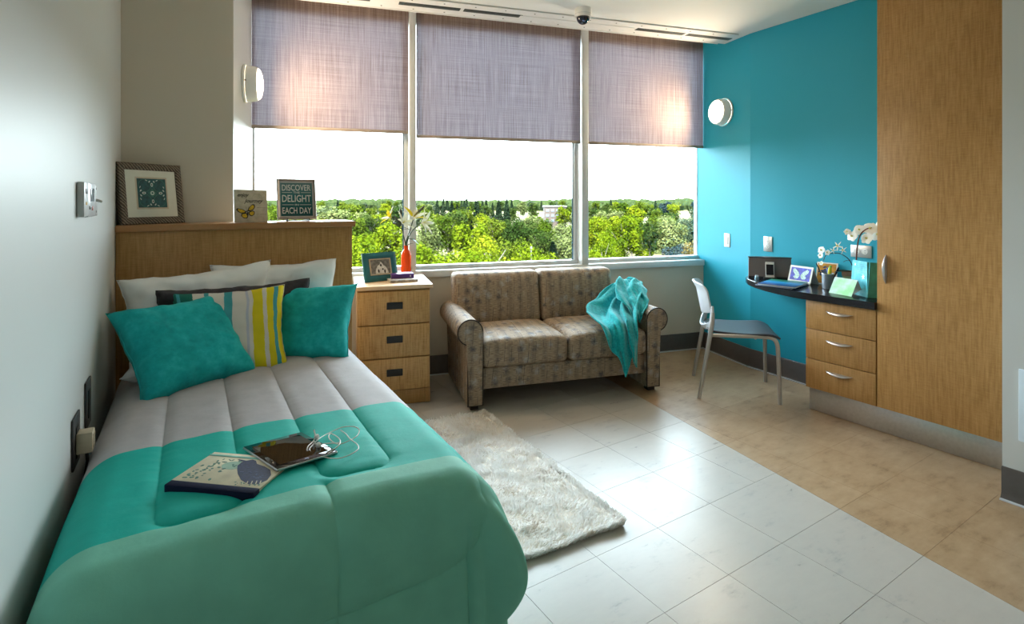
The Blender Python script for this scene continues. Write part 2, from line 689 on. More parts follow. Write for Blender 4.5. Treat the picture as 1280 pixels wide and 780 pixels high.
SLOTS = [(-3.70, -2.99), (slotk(499, 1.5), slotk(575, 11)), (slotk(580, 11), slotk(652, 19.5)), (slotk(794, 36), slotk(853, 42.5)), (slotk(857, 43), slotk(912, 48.5))]
for a, b in SLOTS:
    sl = mkbox('slot', M_ventd, d, a, b, -0.450, -0.395, zc - 0.0085, zc - 0.005, 0.001)
    mkbox('vane', M_ventv, sl, a, b, -0.424, -0.421, zc - 0.0100, zc - 0.006, 0.0005)
k = -3.6
M_screw = plain('screw head', (0.18, 0.18, 0.17, 1), 0.4, 0.5)
while k < -0.12:
    for y, o_ in ((-0.50, 0.0), (-0.335, 0.03)):
        bm = fresh()
        lathe(bm, [(0, zc - 0.0085), (0.005, zc - 0.0085), (0.006, zc - 0.006)], 8, Matrix.Translation((k + o_, y, 0)))
        done('screw', bm, M_screw, d)
    k += 0.22

c = thing('dome_camera', 'white dome security camera with black bubble under the ceiling', 'camera', (2.51, 2.97, CEIL))
bm = fresh()
lathe(bm, [(0, 0), (0.056, 0), (0.060, -0.006), (0.060, -0.050), (0.056, -0.060), (0.046, -0.062)], 32)
done('housing', bm, M_white, c)
bm = fresh()
lathe(bm, [(0.047, -0.058)] + [(0.047 * math.cos(a), -0.062 - 0.050 * math.sin(a)) for a in [i * PI / 20 for i in range(11)]], 32)
done('bubble', bm, plain('smoked dome', (0.006, 0.010, 0.03, 1), 0.05, spec=0.8), c)
bm = fresh()
lathe(bm, [(0.0, 0.004), (0.013, 0.003), (0.016, -0.003)], 20, Matrix.Translation((-0.016, -0.026, -0.0875)) @ Euler((R(60), 0, R(-30))).to_matrix().to_4x4())
done('lens', bm, plain('lens ring', (0.25, 0.30, 0.5, 1), 0.1, 0.6), c)
bm = fresh()
lathe(bm, [(0.0605, -0.040), (0.0615, -0.041), (0.0615, -0.044), (0.0605, -0.045)], 32)
done('seam_ring', bm, M_alu, c)

# ================================================================ wall lamps
M_lampface = emis('lit lamp glass', (1.0, 0.86, 0.68, 1), 4.0)
def sconce(label, pos, nrm, power):
    q = Vector(nrm).to_track_quat('Z', 'Y')
    t = thing('wall_lamp', label, 'wall lamp', pos, rot=q.to_euler(), group='round wall lamps')
    bm = fresh()
    lathe(bm, [(0, 0), (0.118, 0), (0.122, 0.006), (0.120, 0.014), (0.116, 0.016)], 40)
    done('back_plate', bm, M_white, t)
    bm = fresh()
    lathe(bm, [(0.110, 0.012), (0.114, 0.018), (0.110, 0.070), (0.104, 0.082), (0.096, 0.084)], 40)
    done('housing', bm, M_white, t)
    bm = fresh()
    lathe(bm, [(0.098, 0.080)] + [(0.098 * math.cos(a), 0.082 + 0.030 * math.sin(a)) for a in [i * PI / 16 for i in range(9)]], 40)
    done('glass_face', bm, M_lampface, t)
    for sx in (-1, 1):
        mkbox('clip', M_screw, t, sx * 0.119 - 0.003, sx * 0.119 + 0.003, -0.004, 0.004, 0.016, 0.026, 0)
    ld = bpy.data.lights.new('lamp_bulb', 'AREA')
    ld.shape = 'DISK'
    ld.size = 0.19
    ld.energy = power
    ld.color = (1.0, 0.78, 0.52)
    lo = bpy.data.objects.new('lamp_bulb', ld)
    lo.location = (0, 0, 0.118)
    lo.rotation_euler = (PI, 0, 0)
    COL.objects.link(lo)
    lo.parent = t
bd = (wpt(0, 0) - bend).normalized()
bn = Vector((-bd.y, bd.x, 0))
sconce('round white wall lamp glowing on the turquoise wall', bend + bd * 0.315 + Vector((0, 0, 2.11)) + bn * 0.001, bn, 6.0)
cd = (wc - col_c).normalized()
cn = Vector((cd.y, -cd.x, 0))
sconce('round white wall lamp glowing on the white column by the left window', col_c + cd * 0.43 + Vector((0, 0, 2.09)) + cn * 0.001, cn, 6.0)

# ================================================================ wall plates
M_plate = plain('plate steel', (0.60, 0.60, 0.60, 1), 0.3, 0.7, var=0.03)
M_bone = plain('bone plastic', (0.55, 0.47, 0.34, 1), 0.5)
M_dark = plain('dark plastic', (0.03, 0.03, 0.032, 1), 0.45)
def plate(name, label, cat, pos, ang, w, h, mat, kind, group=None):
    """plate in the local xz-plane facing local -y"""
    t = thing(name, label, cat, pos, ang, group)
    mkbox('cover', mat, t, -w / 2, w / 2, -0.006, 0, -h / 2, h / 2, 0.003)
    if kind == 'rocker':
        mkbox('rocker', M_white, t, -0.016, 0.016, -0.011, -0.004, -0.033, 0.033, 0.002)
    elif kind == 'duplex':
        for s in (-1, 1):
            bm = fresh()
            prism(bm, ell(0, s * 0.020, 0.015, 0.014, 18), -0.009, -0.004, lambda a, b, hh: (a, hh, b))
            sk = done('socket', bm, M_white, t)
            for dx in (-0.006, 0.006):
                mkbox('slot', M_dark, sk, dx - 0.0012, dx + 0.0012, -0.0096, -0.008, s * 0.020 - 0.001, s * 0.020 + 0.008, 0)
            bm = fresh()
            prism(bm, ell(0, s * 0.020 - 0.007, 0.0028, 0.0028, 8), -0.0096, -0.008, lambda a, b, hh: (a, hh, b))
            done('slot', bm, M_dark, sk)
    elif kind == 'duplexh':
        for s in (-1, 1):
            bm = fresh()
            prism(bm, ell(s * 0.026, 0, 0.019, 0.018, 18), -0.009, -0.004, lambda a, b, hh: (a, hh, b))
            sk = done('socket', bm, M_white, t)
            for dz in (-0.007, 0.007):
                mkbox('slot', M_dark, sk, s * 0.026 - 0.001, s * 0.026 + 0.009, -0.0096, -0.008, dz - 0.0014, dz + 0.0014, 0)
    return t
bang = math.atan2(-bd.y, -bd.x)            # faces the room
sw_p = bend + bd * 0.275 + Vector((0, 0, 1.005)) + bn * 0.001
plate('light_switch', 'white rocker light switch on the turquoise wall below the lamp', 'light switch', sw_p, math.atan2(bn.y, bn.x) + PI / 2, 0.072, 0.117, M_white, 'rocker')
rd = (rw_end - bend).normalized()
rn = Vector((rd.y, -rd.x, 0))
if rn.x > 0:
    rn = -rn
ra = math.atan2(rn.y, rn.x) + PI / 2
plate('wall_outlet', 'upright steel wall outlet above the black speaker dock', 'outlet', bend + rd * 0.165 + Vector((0, 0, 1.005)) + rn * 0.001, ra, 0.075, 0.118, M_plate, 'duplex')
plate('wall_outlet', 'horizontal steel wall outlet behind the white orchid', 'outlet', bend + rd * 0.87 + Vector((0, 0, 1.005)) + rn * 0.001, ra, 0.135, 0.082, M_plate, 'duplexh')

# left wall: room controls and an outlet with a plugged adapter
LA = BA + PI / 2                            # plates on the left wall face +x of the bed frame
def lw(y, z):
    p = hpt(0.001, y)
    return Vector((p.x, p.y, z))
t = thing('thermostat', 'grey wall control box nearest the viewer on the left wall', 'thermostat', lw(-0.955, 1.352), LA)
mkbox('body', plain('grey plastic', (0.50, 0.51, 0.52, 1), 0.4), t, -0.040, 0.040, -0.020, 0, -0.056, 0.056, 0.004)
mkbox('button', plain('amber button', (0.7, 0.45, 0.06, 1), 0.4), t, -0.012, 0.004, -0.022, -0.018, -0.018, -0.008, 0.001)
mkbox('display', M_dark, t, -0.018, 0.018, -0.022, -0.018, 0.018, 0.034, 0.001)
t = thing('nurse_call_panel', 'silver call panel between the grey box and the toggle switch', 'control panel', lw(-0.795, 1.35), LA)
mkbox('body', plain('silver panel', (0.58, 0.60, 0.63, 1), 0.3, 0.3), t, -0.075, 0.075, -0.014, 0, -0.058, 0.058, 0.004)
mkbox('screen', plain('panel screen', (0.20, 0.25, 0.30, 1), 0.2), t, -0.035, 0.035, -0.016, -0.012, -0.005, 0.040, 0.001)
mkbox('button', M_dark, t, -0.060, -0.040, -0.016, -0.012, -0.032, -0.020, 0.001)
mkbox('button', plain('red button', (0.45, 0.06, 0.04, 1), 0.4), t, -0.005, 0.015, -0.016, -0.012, -0.036, -0.022, 0.001)
t = thing('toggle_switch', 'steel toggle switch plate nearest the framed tile print', 'light switch', lw(-0.635, 1.35), LA)
mkbox('cover', M_plate, t, -0.04, 0.04, -0.006, 0, -0.058, 0.058, 0.003)
bm = fresh()
tube(bm, [(0, -0.004, 0.0), (0, -0.014, -0.003), (0, -0.024, -0.007)], [0.006, 0.005, 0.004], 8)
done('toggle', bm, M_plate, t)
for z in (-0.042, 0.042):
    bm = fresh()
    lathe(bm, [(0, 0.0012), (0.004, 0.001), (0.005, 0)], 8, Matrix.Translation((0, -0.006, z)) @ Euler((R(90), 0, 0)).to_matrix().to_4x4())
    done('screw', bm, M_screw, t)
t = thing('wall_outlet', 'dark wall outlet plate behind the beige power adapter', 'outlet', lw(-1.03, 0.60), LA)
mkbox('cover', M_dark, t, -0.055, 0.055, -0.006, 0, -0.07, 0.085, 0.002)
mkbox('socket', M_black, t, -0.018, 0.018, -0.009, -0.004, -0.045, 0.05, 0.002)
t = thing('wall_outlet', 'dark narrow wall plate farther along the left wall toward the headboard', 'outlet', lw(-0.80, 0.645), LA)
mkbox('cover', M_dark, t, -0.05, 0.05, -0.006, 0, -0.075, 0.085, 0.002)
mkbox('socket', M_black, t, -0.018, 0.018, -0.009, -0.004, -0.045, 0.05, 0.002)
t = thing('power_adapter', 'beige power adapter plugged into the dark outlet', 'adapter', lw(-1.03, 0.60), LA)
mkbox('body', M_bone, t, -0.024, 0.024, -0.048, -0.0065, -0.032, 0.032, 0.004)
bm = fresh()
box(bm, -0.014, 0.014, -0.0495, -0.047, -0.020, 0.022)
done('label_panel', bm, plain('adapter panel', (0.40, 0.33, 0.22, 1), 0.5), t)
for dx in (-0.010, 0.008):
    bm = fresh()
    tube(bm, [(dx, -0.03, -0.030), (dx * 1.2, -0.032, -0.06), (dx * 0.4 - 0.012, -0.028, -0.09), (dx * 0.2, -0.02, -0.14), (0.02, -0.016, -0.40)], 0.0028, 6)
    done('cord', bm, M_black, t)

t = thing('wall_panel', 'pale blue wall panel low on the white wall at right edge', 'panel', (3.2135, 0.84, 0.44), -PI / 2)
mkbox('cover', plain('pale blue panel', (0.60, 0.70, 0.78, 1), 0.4, var=0.02), t, 0.018, 0.35, -0.008, 0.0, -0.16, 0.16, 0.003)

# ================================================================ wood furniture
M_wood = wood('maple laminate', sr(150, 109, 60), sr(174, 131, 78), sr(190, 148, 95))
M_wood_lit = wood('maple laminate lit', sr(166, 122, 66), sr(204, 162, 104), sr(216, 178, 124))  # same maple, with the bright light on the nightstand put into the colour
M_edge = plain('maple edge band', sr(170, 122, 76), 0.4, var=0.05)
M_gap = plain('shadow gap', (0.02, 0.012, 0.006, 1), 0.8)
M_top = plain('nightstand top laminate', sr(226, 196, 160), 0.3, var=0.03)

# headboard unit with shelf
t = thing('headboard', 'tall wooden headboard with a display shelf along its top', 'headboard', HP, BA)
mkbox('panel', M_wood, t, 0.002, 1.112, 0.015, 0.245, 0.0, 1.196, 0.002)
mkbox('shelf', M_edge, t, 0.002, 1.128, 0.0, 0.258, 1.197, 1.229, 0.003)

# nightstand
NA = R(-16)
ns_o = Vector((1.517, 3.363, 0)) - Vector((math.cos(NA), math.sin(NA), 0)) * 0.47
t = thing('nightstand', 'three-drawer wooden nightstand between headboard and sofa', 'nightstand', ns_o, NA)
mkbox('body', M_wood, t, 0, 0.47, 0.018, 0.50, 0.005, 0.762, 0.002)
mkbox('top', M_top, t, -0.018, 0.488, -0.008, 0.505, 0.763, 0.790, 0.005, 3)
mkbox('plinth', M_wood, t, 0.0, 0.44, 0.004, 0.018, 0.005, 0.098, 0.001)
mkbox('plinth', M_wood, t, 0.441, 0.47, 0.002, 0.018, 0.005, 0.098, 0.001)
M_recess = plain('drawer recess', (0.006, 0.006, 0.007, 1), 0.5)
for z0, z1 in ((0.103, 0.310), (0.318, 0.530), (0.538, 0.752)):
    dr = mkbox('drawer', M_wood_lit, t, 0.004, 0.466, -0.002, 0.018, z0, z1, 0.002)
    zc_ = (z0 + z1) / 2 + 0.012
    hd = mkbox('pull', M_black, dr, 0.185, 0.290, -0.005, 0.004, zc_ - 0.024, zc_ + 0.024, 0.004)

# wall cabinets: drawers, wardrobe, toe kick, counter
CX = 3.48
t = thing('drawer_cabinet', 'three-drawer wooden desk cabinet beside the tall wardrobe', 'cabinet', (CX, 1.514, 0), 0)
# local: x away from the room, y along the wall
mkbox('body', M_wood, t, 0.020, 0.385, 0.001, 0.410, 0.150, 0.714, 0.001)
def bow_handle(parent, length, vertical=False, loc=(0, 0, 0), out=0.022, h=0.011):
    """crescent handle: flat blade bowed from its ends"""
    bm = fresh()
    n = 18
    rows = []
    for i in range(n + 1):
        s = -1 + 2 * i / n
        bowv = 1 - s * s
        wdt = h * max(0.05, bowv ** 0.8)
        o_ = out * bowv ** 0.8 + 0.0015
        a = s * length / 2
        dn = -h * 1.3 * bowv
        if vertical:
            rows.append([(0, dn * 0 + wdt, a), (-o_, wdt * 0.9, a), (-o_ - 0.002, 0, a), (-o_, -wdt * 0.6, a), (0, -wdt * 0.6, a)])
        else:
            rows.append([(0, a, wdt * 0.3 + dn * 0.2), (-o_, a, wdt * 0.3 + dn * 0.55), (-o_ - 0.002, a, dn * 0.8), (-o_, a, -wdt * 0.8 + dn * 0.55), (0, a, -wdt + dn * 0.2)])
    grid(bm, rows, close_v=True)
    return done('handle', bm, M_silver, parent, loc)
for z0, z1 in ((0.157, 0.340), (0.344, 0.530), (0.534, 0.711)):
    dr = mkbox('drawer', M_wood, t, 0.0, 0.020, 0.0025, 0.410, z0, z1, 0.001)
    bow_handle(dr, 0.158, False, (0.0, 0.206, z1 - 0.052))
t = thing('wardrobe', 'tall wooden wardrobe cabinet reaching the ceiling by right wall', 'wardrobe', (CX, 0.928, 0), 0)
mkbox('body', M_wood, t, 0.020, 0.385, 0.0, 0.583, 0.150, CEIL - 0.002, 0.001)
dr = mkbox('door', M_wood, t, 0.0, 0.020, 0.0, 0.582, 0.157, CEIL - 0.004, 0.001)
bow_handle(dr, 0.165, True, (0.0, 0.536, 0.955), 0.030, 0.010)
o = mkbox('toe_kick', M_steel, None, 3.531, 3.60, 0.905, 1.930, 0.0, 0.152, 0.006)
tag(o, 'long brushed steel toe kick under the drawers and wardrobe', 'toe kick')

# black counter with a rounded free end
pts = [(3.452, 1.512), (3.452, 1.62), (3.450, 1.75), (3.450, 1.90), (3.462, 2.01), (3.490, 2.12), (3.535, 2.235), (3.605, 2.36), (3.69, 2.475), (3.78, 2.555), (3.88, 2.60), (4.008, 2.62)]
bm = fresh()
poly = pts + [(4.012, 2.60), (bend.x + rd.x * 1.17 - 0.004, bend.y + rd.y * 1.17)]
wall_x = lambda y: bend.x + rd.x * ((y - bend.y) / rd.y) - 0.003
poly = [(min(px, wall_x(py)), py) for px, py in pts] + [(wall_x(1.512), 1.512)]
prism(bm, poly, 0.716, 0.760)
es = [e for e in bm.edges if abs(e.verts[0].co.z - e.verts[1].co.z) < 1e-6]
bmesh.ops.bevel(bm, geom=es, offset=0.004, segments=2, profile=0.5, affect='EDGES')
o = done('desk_counter', bm, plain('black laminate', (0.008, 0.009, 0.013, 1), 0.22, spec=0.5))
tag(o, 'black wall-mounted desk counter with a rounded free end', 'desk')
# ================================================================ bed
t = thing('bed', 'twin bed base and mattress under the striped teal comforter', 'bed', HP, BA)
mkbox('mattress', plain('mattress ticking', (0.7, 0.7, 0.68, 1), 0.8), t, 0.105, 0.985, -1.76, -0.012, 0.30, 0.565, 0.04, 3)
mkbox('frame', M_wood, t, 0.11, 0.98, -1.74, -0.012, 0.14, 0.298, 0.006)
for x in (0.13, 0.93):
    for y in (-1.70, -0.08):
        mkbox('leg', M_wood, t, x, x + 0.05, y, y + 0.05, 0.0, 0.14, 0.003)

# comforter: unfolded cloth (s across, q along) laid over the bed
def cloth_mat():
    t = NT('comforter cotton')
    tc = t.n('ShaderNodeTexCoord')
    sp = t.n('ShaderNodeSeparateXYZ')
    t.l(tc.outputs['UV'], sp.inputs[0])
    q = sp.outputs['Y']
    c = t.ramp(t.math('MULTIPLY', q, 0.5), [(0.0, (0.49, 0.465, 0.475, 1)), (0.595, (0.012, 0.46, 0.385, 1)), (0.846, (0.20, 0.56, 0.43, 1))], 'CONSTANT')
    n1 = t.noise(tc.outputs['UV'], 14, 3)
    c = t.mix(t.math('MULTIPLY', n1, 0.22), c, (0.0, 0.0, 0.0, 1))
    t.col(c)
    t.set(0.7, 0, 0.2)
    w = t.noise(t.coord('UV', (900, 900, 1)), 1.0, 1)
    cr = t.noise(tc.outputs['UV'], 26, 4, 0.6)
    t.bump(t.math('ADD', t.math('MULTIPLY', w, 0.15), cr), 0.22, 0.006)
    return t.m
M_comf = cloth_mat()
CXL, CXR, CYF = 0.045, 1.040, -1.855      # outer faces
CR = 0.095
X0, X1, YF = CXL + CR, CXR - CR, CYF + CR
ZT = 0.592
SEAM_W = 0.011
def seg_d(px, py, a, b):
    ax, ay = a
    bx, by = b
    dx, dy = bx - ax, by - ay
    L = dx * dx + dy * dy
    k = 0 if L == 0 else max(0, min(1, ((px - ax) * dx + (py - ay) * dy) / L))
    return math.hypot(px - ax - k * dx, py - ay - k * dy)
def u_loop(xa, xb, yend, r=0.055):
    pts = [(xa, -0.3), (xa, yend + r)]
    for i in range(1, 7):
        a = PI + i * PI / 12
        pts.append((xa + r + r * math.cos(a), yend + r + r * math.sin(a)))
    for i in range(0, 7):
        a = 1.5 * PI + i * PI / 12
        pts.append((xb - r + r * math.cos(a), yend + r + r * math.sin(a)))
    pts.append((xb, -0.3))
    return pts
SEAMS = [u_loop(0.237, 0.428, -1.690), u_loop(0.615, 0.808, -1.668)]
border = [(-0.02, -2.02), (0.85, -2.02)]
for i in range(1, 9):
    a = 1.5 * PI + i * PI / 16
    border.append((0.85 + 0.16 * math.cos(a), -1.86 + 0.16 * math.sin(a)))
border.append((1.01, -0.3))
SEAMS.append(border)
SEAMS.append([(0.615, -1.70), (0.60, -2.45)])
def seam_dist(s, y):
    d = 9.0
    for pl in SEAMS:
        for a, b in zip(pl, pl[1:]):
            if min(a[0], b[0]) - 0.1 < s < max(a[0], b[0]) + 0.1 and min(a[1], b[1]) - 0.1 < y < max(a[1], b[1]) + 0.1:
                d = min(d, seg_d(s, y, a, b))
    return d
def drape(e):
    q = PI / 2 * CR
    if e < q:
        return CR * math.sin(e / CR), CR * (1 - math.cos(e / CR))
    return CR + 0.04 * (e - q), CR + 0.998 * (e - q)
def comforter():
    import numpy as np
    drop = 0.56
    s_lo, s_hi = X0 - drop, X1 + drop
    y_hi, y_lo = -0.10, YF - drop
    ns, nq = 350, 400
    S_ = np.linspace(s_lo, s_hi, ns + 1)
    Y_ = np.linspace(y_hi, y_lo, nq + 1)
    SS, YY = np.meshgrid(S_, Y_)
    D = np.full(SS.shape, 9.0)
    for pl in SEAMS:
        for (ax, ay), (bx, by) in zip(pl, pl[1:]):
            dx, dy = bx - ax, by - ay
            k = np.clip(((SS - ax) * dx + (YY - ay) * dy) / (dx * dx + dy * dy + 1e-12), 0, 1)
            D = np.minimum(D, np.hypot(SS - ax - k * dx, YY - ay - k * dy))
    PUFF = 0.0075 * (1 - np.exp(-(D / 0.022) ** 2)) - 0.0035 * np.exp(-(D / 0.0055) ** 2)
    pts, uvs = [], []
    for j in range(nq + 1):
        y = float(Y_[j])
        row, ru = [], []
        for i in range(ns + 1):
            s = float(S_[i])
            es = max(0.0, s - X1) if s > X1 else -max(0.0, X0 - s)
            et = max(0.0, YF - y)
            L = math.hypot(es, et)
            cx = min(max(s, X0), X1)
            cy = max(y, YF)
            puff = float(PUFF[j, i])
            sd_ = float(D[j, i])
            nz = noise.noise((s * 3.1, y * 3.1, 1.7)) * 0.004 + noise.noise((s * 11, y * 11, 4.0)) * 0.0018
            # creases gathered along the stitching
            nz += 0.0016 * noise.noise((s * 14, y * 45, 2.0)) * math.exp(-(sd_ / 0.05) ** 2)
            crown = 0.010 * math.sin(PI * min(max((cx - X0) / (X1 - X0), 0), 1))
            if L < 1e-9:
                p = Vector((cx, cy, ZT - 0.006 + puff + nz + crown))
            else:
                dx, dy = es / L, -et / L
                out, dn = drape(L)
                cor = abs(4 * dx * dy) / 2 if (es != 0 and et != 0) else 0
                down = max(0, dn - CR * 0.5)
                ph = s if et > abs(es) else y
                if es > 0 and cor > 0:
                    th = math.atan2(-dy, dx)
                    out += 0.085 * math.sin(min(PI, down / 0.36 * PI)) * cor * (1.0 + 0.35 * math.sin(8 * th))
                    out += 0.018 * cor * math.sin(13 * th + 0.5) * min(1, down / 0.2)
                fold = 0.009 * math.sin(ph * 15 + 1.6 * math.sin(ph * 5)) * min(1, down / 0.25)
                fold += 0.014 * noise.noise((s * 4, y * 2.0, 9.0)) * min(1, down / 0.12)
                bl = min(1, L / (PI / 2 * CR))
                o_ = out + (fold + nz) * bl + puff * bl
                p = Vector((cx + dx * o_, cy + dy * o_, ZT - 0.006 + (puff + nz + crown) * (1 - bl) - dn))
                if p.x < 0.012:
                    p.x = 0.012
                if p.z < 0.012:
                    p.z = 0.012 + 0.004 * noise.noise((s * 20, y * 20, 0))
            row.append(p)
            ru.append((s, -y))
        pts.append(row)
        uvs.append(ru)
    bm = fresh()
    grid(bm, pts, uv=uvs)
    for f in bm.faces:
        f.normal_flip()
    o = done('comforter', bm, M_comf, None, HP, (0, 0, BA), smooth=180, keepuv=True, normals=False)
    md = o.modifiers.new('thickness', 'SOLIDIFY')
    md.thickness = 0.010
    md.offset = -1
    tag(o, 'quilted comforter with grey, teal and aqua bands draped over the bed', 'comforter')
comforter()

# ---------------------------------------------------------------- pillows and cushions
def pillow(name, label, mat, w, h, T, pos, rows, seed=0, pinch=0.10, wr=0.006, group=None, loft=0.45, cat='pillow', ear=0.0, n=44):
    bm = fresh()
    def outline(u, v):
        x = w / 2 * u * (1 - pinch * (1 - v * v) * abs(u) ** 1.5) + 0.9 * wr * noise.noise((u * 2.6, v * 2.6, seed + 20.0)) + 0.45 * wr * noise.noise((u * 8, v * 8, seed + 30.0))
        y = h / 2 * v * (1 - pinch * (1 - u * u) * abs(v) ** 1.5) + 0.9 * wr * noise.noise((u * 2.6, v * 2.6, seed + 40.0)) + 0.45 * wr * noise.noise((u * 8, v * 8, seed + 50.0))
        return x, y
    def surf(side):
        pts, uvs = [], []
        for j in range(n + 1):
            v = -1 + 2 * j / n
            rp, ru = [], []
            for i in range(n + 1):
                u = -1 + 2 * i / n
                x, y = outline(u, v)
                f = max(0.0, (1 - u ** 4) * (1 - v ** 4)) ** loft
                edge = 1 - f
                wz = noise.noise((u * 2.2 + seed, v * 2.2, seed * 1.7)) * wr * 1.6 + noise.noise((u * 6 + seed, v * 6, seed)) * wr * 0.55
                # puckers running in from the edges
                a = math.atan2(v, u)
                wz += wr * 0.9 * math.sin(a * 15 + seed * 2) * edge * f * 3.0
                z = side * T / 2 * f + (wz * f if side > 0 else -wz * f * 0.5)
                z += 0.012 * noise.noise((u * 1.3, v * 1.3, seed + 5)) * (1 - f)
                rp.append(Vector((x, y, z)))
                ru.append((i / n, j / n))
            pts.append(rp)
            uvs.append(ru)
        return pts, uvs
    for side in (1, -1):
        p, q = surf(side)
        grid(bm, p, uv=q)
    bmesh.ops.remove_doubles(bm, verts=bm.verts[:], dist=0.0004)
    m = Matrix(((rows[0][0], rows[0][1], rows[0][2], pos[0]), (rows[1][0], rows[1][1], rows[1][2], pos[1]), (rows[2][0], rows[2][1], rows[2][2], pos[2]), (0, 0, 0, 1)))
    t = thing(name, label, cat, mtx=m, group=group)
    done('cover', bm, mat, t, smooth=180, keepuv=True)
    # seam welt around the outline
    ring = []
    m_ = 24
    for k in range(4 * m_):
        q, f = divmod(k, m_)
        s = -1 + 2 * f / m_
        u, v = ((s, -1), (1, s), (-s, 1), (-1, -s))[q]
        ring.append((*outline(u, v), 0.012 * noise.noise((u * 1.3, v * 1.3, seed + 5))))
    bm = fresh()
    tube(bm, ring, 0.0022, 6, closed=True)
    done('seam', bm, mat, t)
    return t

def tilt(yaw, lean, roll=0.0):
    """rows for a pillow: local x right, y up, z towards the room"""
    m = Euler((0, 0, yaw)).to_matrix() @ Matrix(((1, 0, 0), (0, math.sin(lean), -math.cos(lean)), (0, math.cos(lean), math.sin(lean)))) @ Euler((0, 0, roll)).to_matrix()
    return [list(r) for r in m]

def velvet(name, c):
    t = NT(name)
    v = t.coord('Object')
    a = t.noise(v, 9, 4, 0.6)
    b = t.noise(v, 46, 3, 0.6)
    s = t.math('ADD', t.math('MULTIPLY', a, 0.65), t.math('MULTIPLY', b, 0.35))
    t.col(t.ramp(s, [(0.34, tuple(x * 0.72 for x in c[:3]) + (1,)), (0.52, c), (0.68, tuple(min(1, x * 1.25 + 0.012) for x in c[:3]) + (1,))]))
    t.set(0.9, 0, 0.1, sheen=0.06)
    t.bump(t.noise(v, 400, 2), 0.12, 0.001)
    return t.m
M_tealv = velvet('teal velvet', (0.016, 0.42, 0.43, 1))
M_char = velvet('charcoal cloth', (0.055, 0.05, 0.058, 1))
M_linen = plain('white pillowcase', (0.84, 0.86, 0.87, 1), 0.8, spec=0.15, var=0.03, scale=12)
def stripe_mat():
    t = NT('striped cushion cloth')
    tc = t.n('ShaderNodeTexCoord')
    sp = t.n('ShaderNodeSeparateXYZ')
    t.l(tc.outputs['UV'], sp.inputs[0])
    wob = t.noise(t.coord('UV', (2, 120, 1)), 1.0, 1)
    x = t.math('ADD', sp.outputs['X'], t.math('MULTIPLY', t.math('SUBTRACT', wob, 0.5), 0.012))
    W = (0.70, 0.66, 0.60, 1)
    Y = (0.72, 0.60, 0.010, 1)
    T = (0.06, 0.36, 0.40, 1)
    G = (0.010, 0.17, 0.13, 1)
    c = t.ramp(x, [(0.0, G), (0.03, T), (0.06, G), (0.17, W), (0.27, T), (0.31, W), (0.44, T), (0.51, W), (0.63, (0.50, 0.52, 0.62, 1)), (0.655, W), (0.69, Y), (0.79, W), (0.83, Y), (0.895, T), (0.94, Y)], 'CONSTANT')
    ck = t.n('ShaderNodeTexChecker')
    ck.inputs['Scale'].default_value = 90
    t.l(tc.outputs['UV'], ck.inputs['Vector'])
    c = t.mix(t.math('MULTIPLY', ck.outputs['Fac'], 0.10), c, (0.2, 0.2, 0.22, 1))
    t.col(c)
    t.set(0.85, 0, 0.15)
    t.bump(t.noise(t.coord('UV', (160, 160, 1)), 1, 2), 0.25, 0.002)
    return t.m
M_stripe = stripe_mat()
pillow('bed_pillow', 'white pillow lying flat at the bottom of the pile', M_linen, 0.52, 0.40, 0.12, (0.135, 2.85, 0.650), tilt(BA, R(88)), 3, wr=0.008)
pillow('bed_pillow', 'white pillow against the headboard at right, mostly hidden', M_linen, 0.62, 0.45, 0.13, (0.520, 3.082, 0.802), tilt(R(-3), R(10)), 11, wr=0.008)
pillow('bed_pillow', 'tilted white pillow at left in front of the other one', M_linen, 0.66, 0.45, 0.14, (0.183, 3.010, 0.798), tilt(R(6), R(14), R(4)), 5, wr=0.010)
pillow('lumbar_pillow', 'long charcoal grey pillow behind the colourful cushions', M_char, 0.68, 0.34, 0.12, (0.322, 2.925, 0.770), tilt(R(4.8), R(11)), 8, wr=0.012, pinch=0.06)
pillow('striped_cushion', 'white, yellow and teal striped cushion between the two teal ones', M_stripe, 0.47, 0.43, 0.15, (0.272, 2.775, 0.745), tilt(R(-6), R(30), R(1)), 2, wr=0.006, cat='cushion')
pillow('teal_cushion', 'teal velvet cushion leaning by the nightstand at bed right', M_tealv, 0.41, 0.41, 0.15, (0.632, 2.820, 0.738), [[0.841, 0.264, -0.473], [-0.539, 0.5, -0.678], [0.058, 0.825, 0.563]], 21, wr=0.006, group='teal velvet cushions', cat='cushion')
tc_ = pillow('teal_cushion', 'teal velvet cushion with a white tag in front at bed left', M_tealv, 0.45, 0.43, 0.16, (0.090, 2.665, 0.745), [[0.915, -0.297, 0.274], [0.403, 0.634, -0.66], [0.022, 0.714, 0.7]], 31, wr=0.007, group='teal velvet cushions', cat='cushion')
mkbox('care_tag', M_white, tc_, 0.015, 0.075, -0.222, -0.200, 0.002, 0.004, 0)

# ---------------------------------------------------------------- things lying on the bed
def frame_pts(a, b, dpt):
    """matrix with x along a->b and y to the left of it"""
    pass
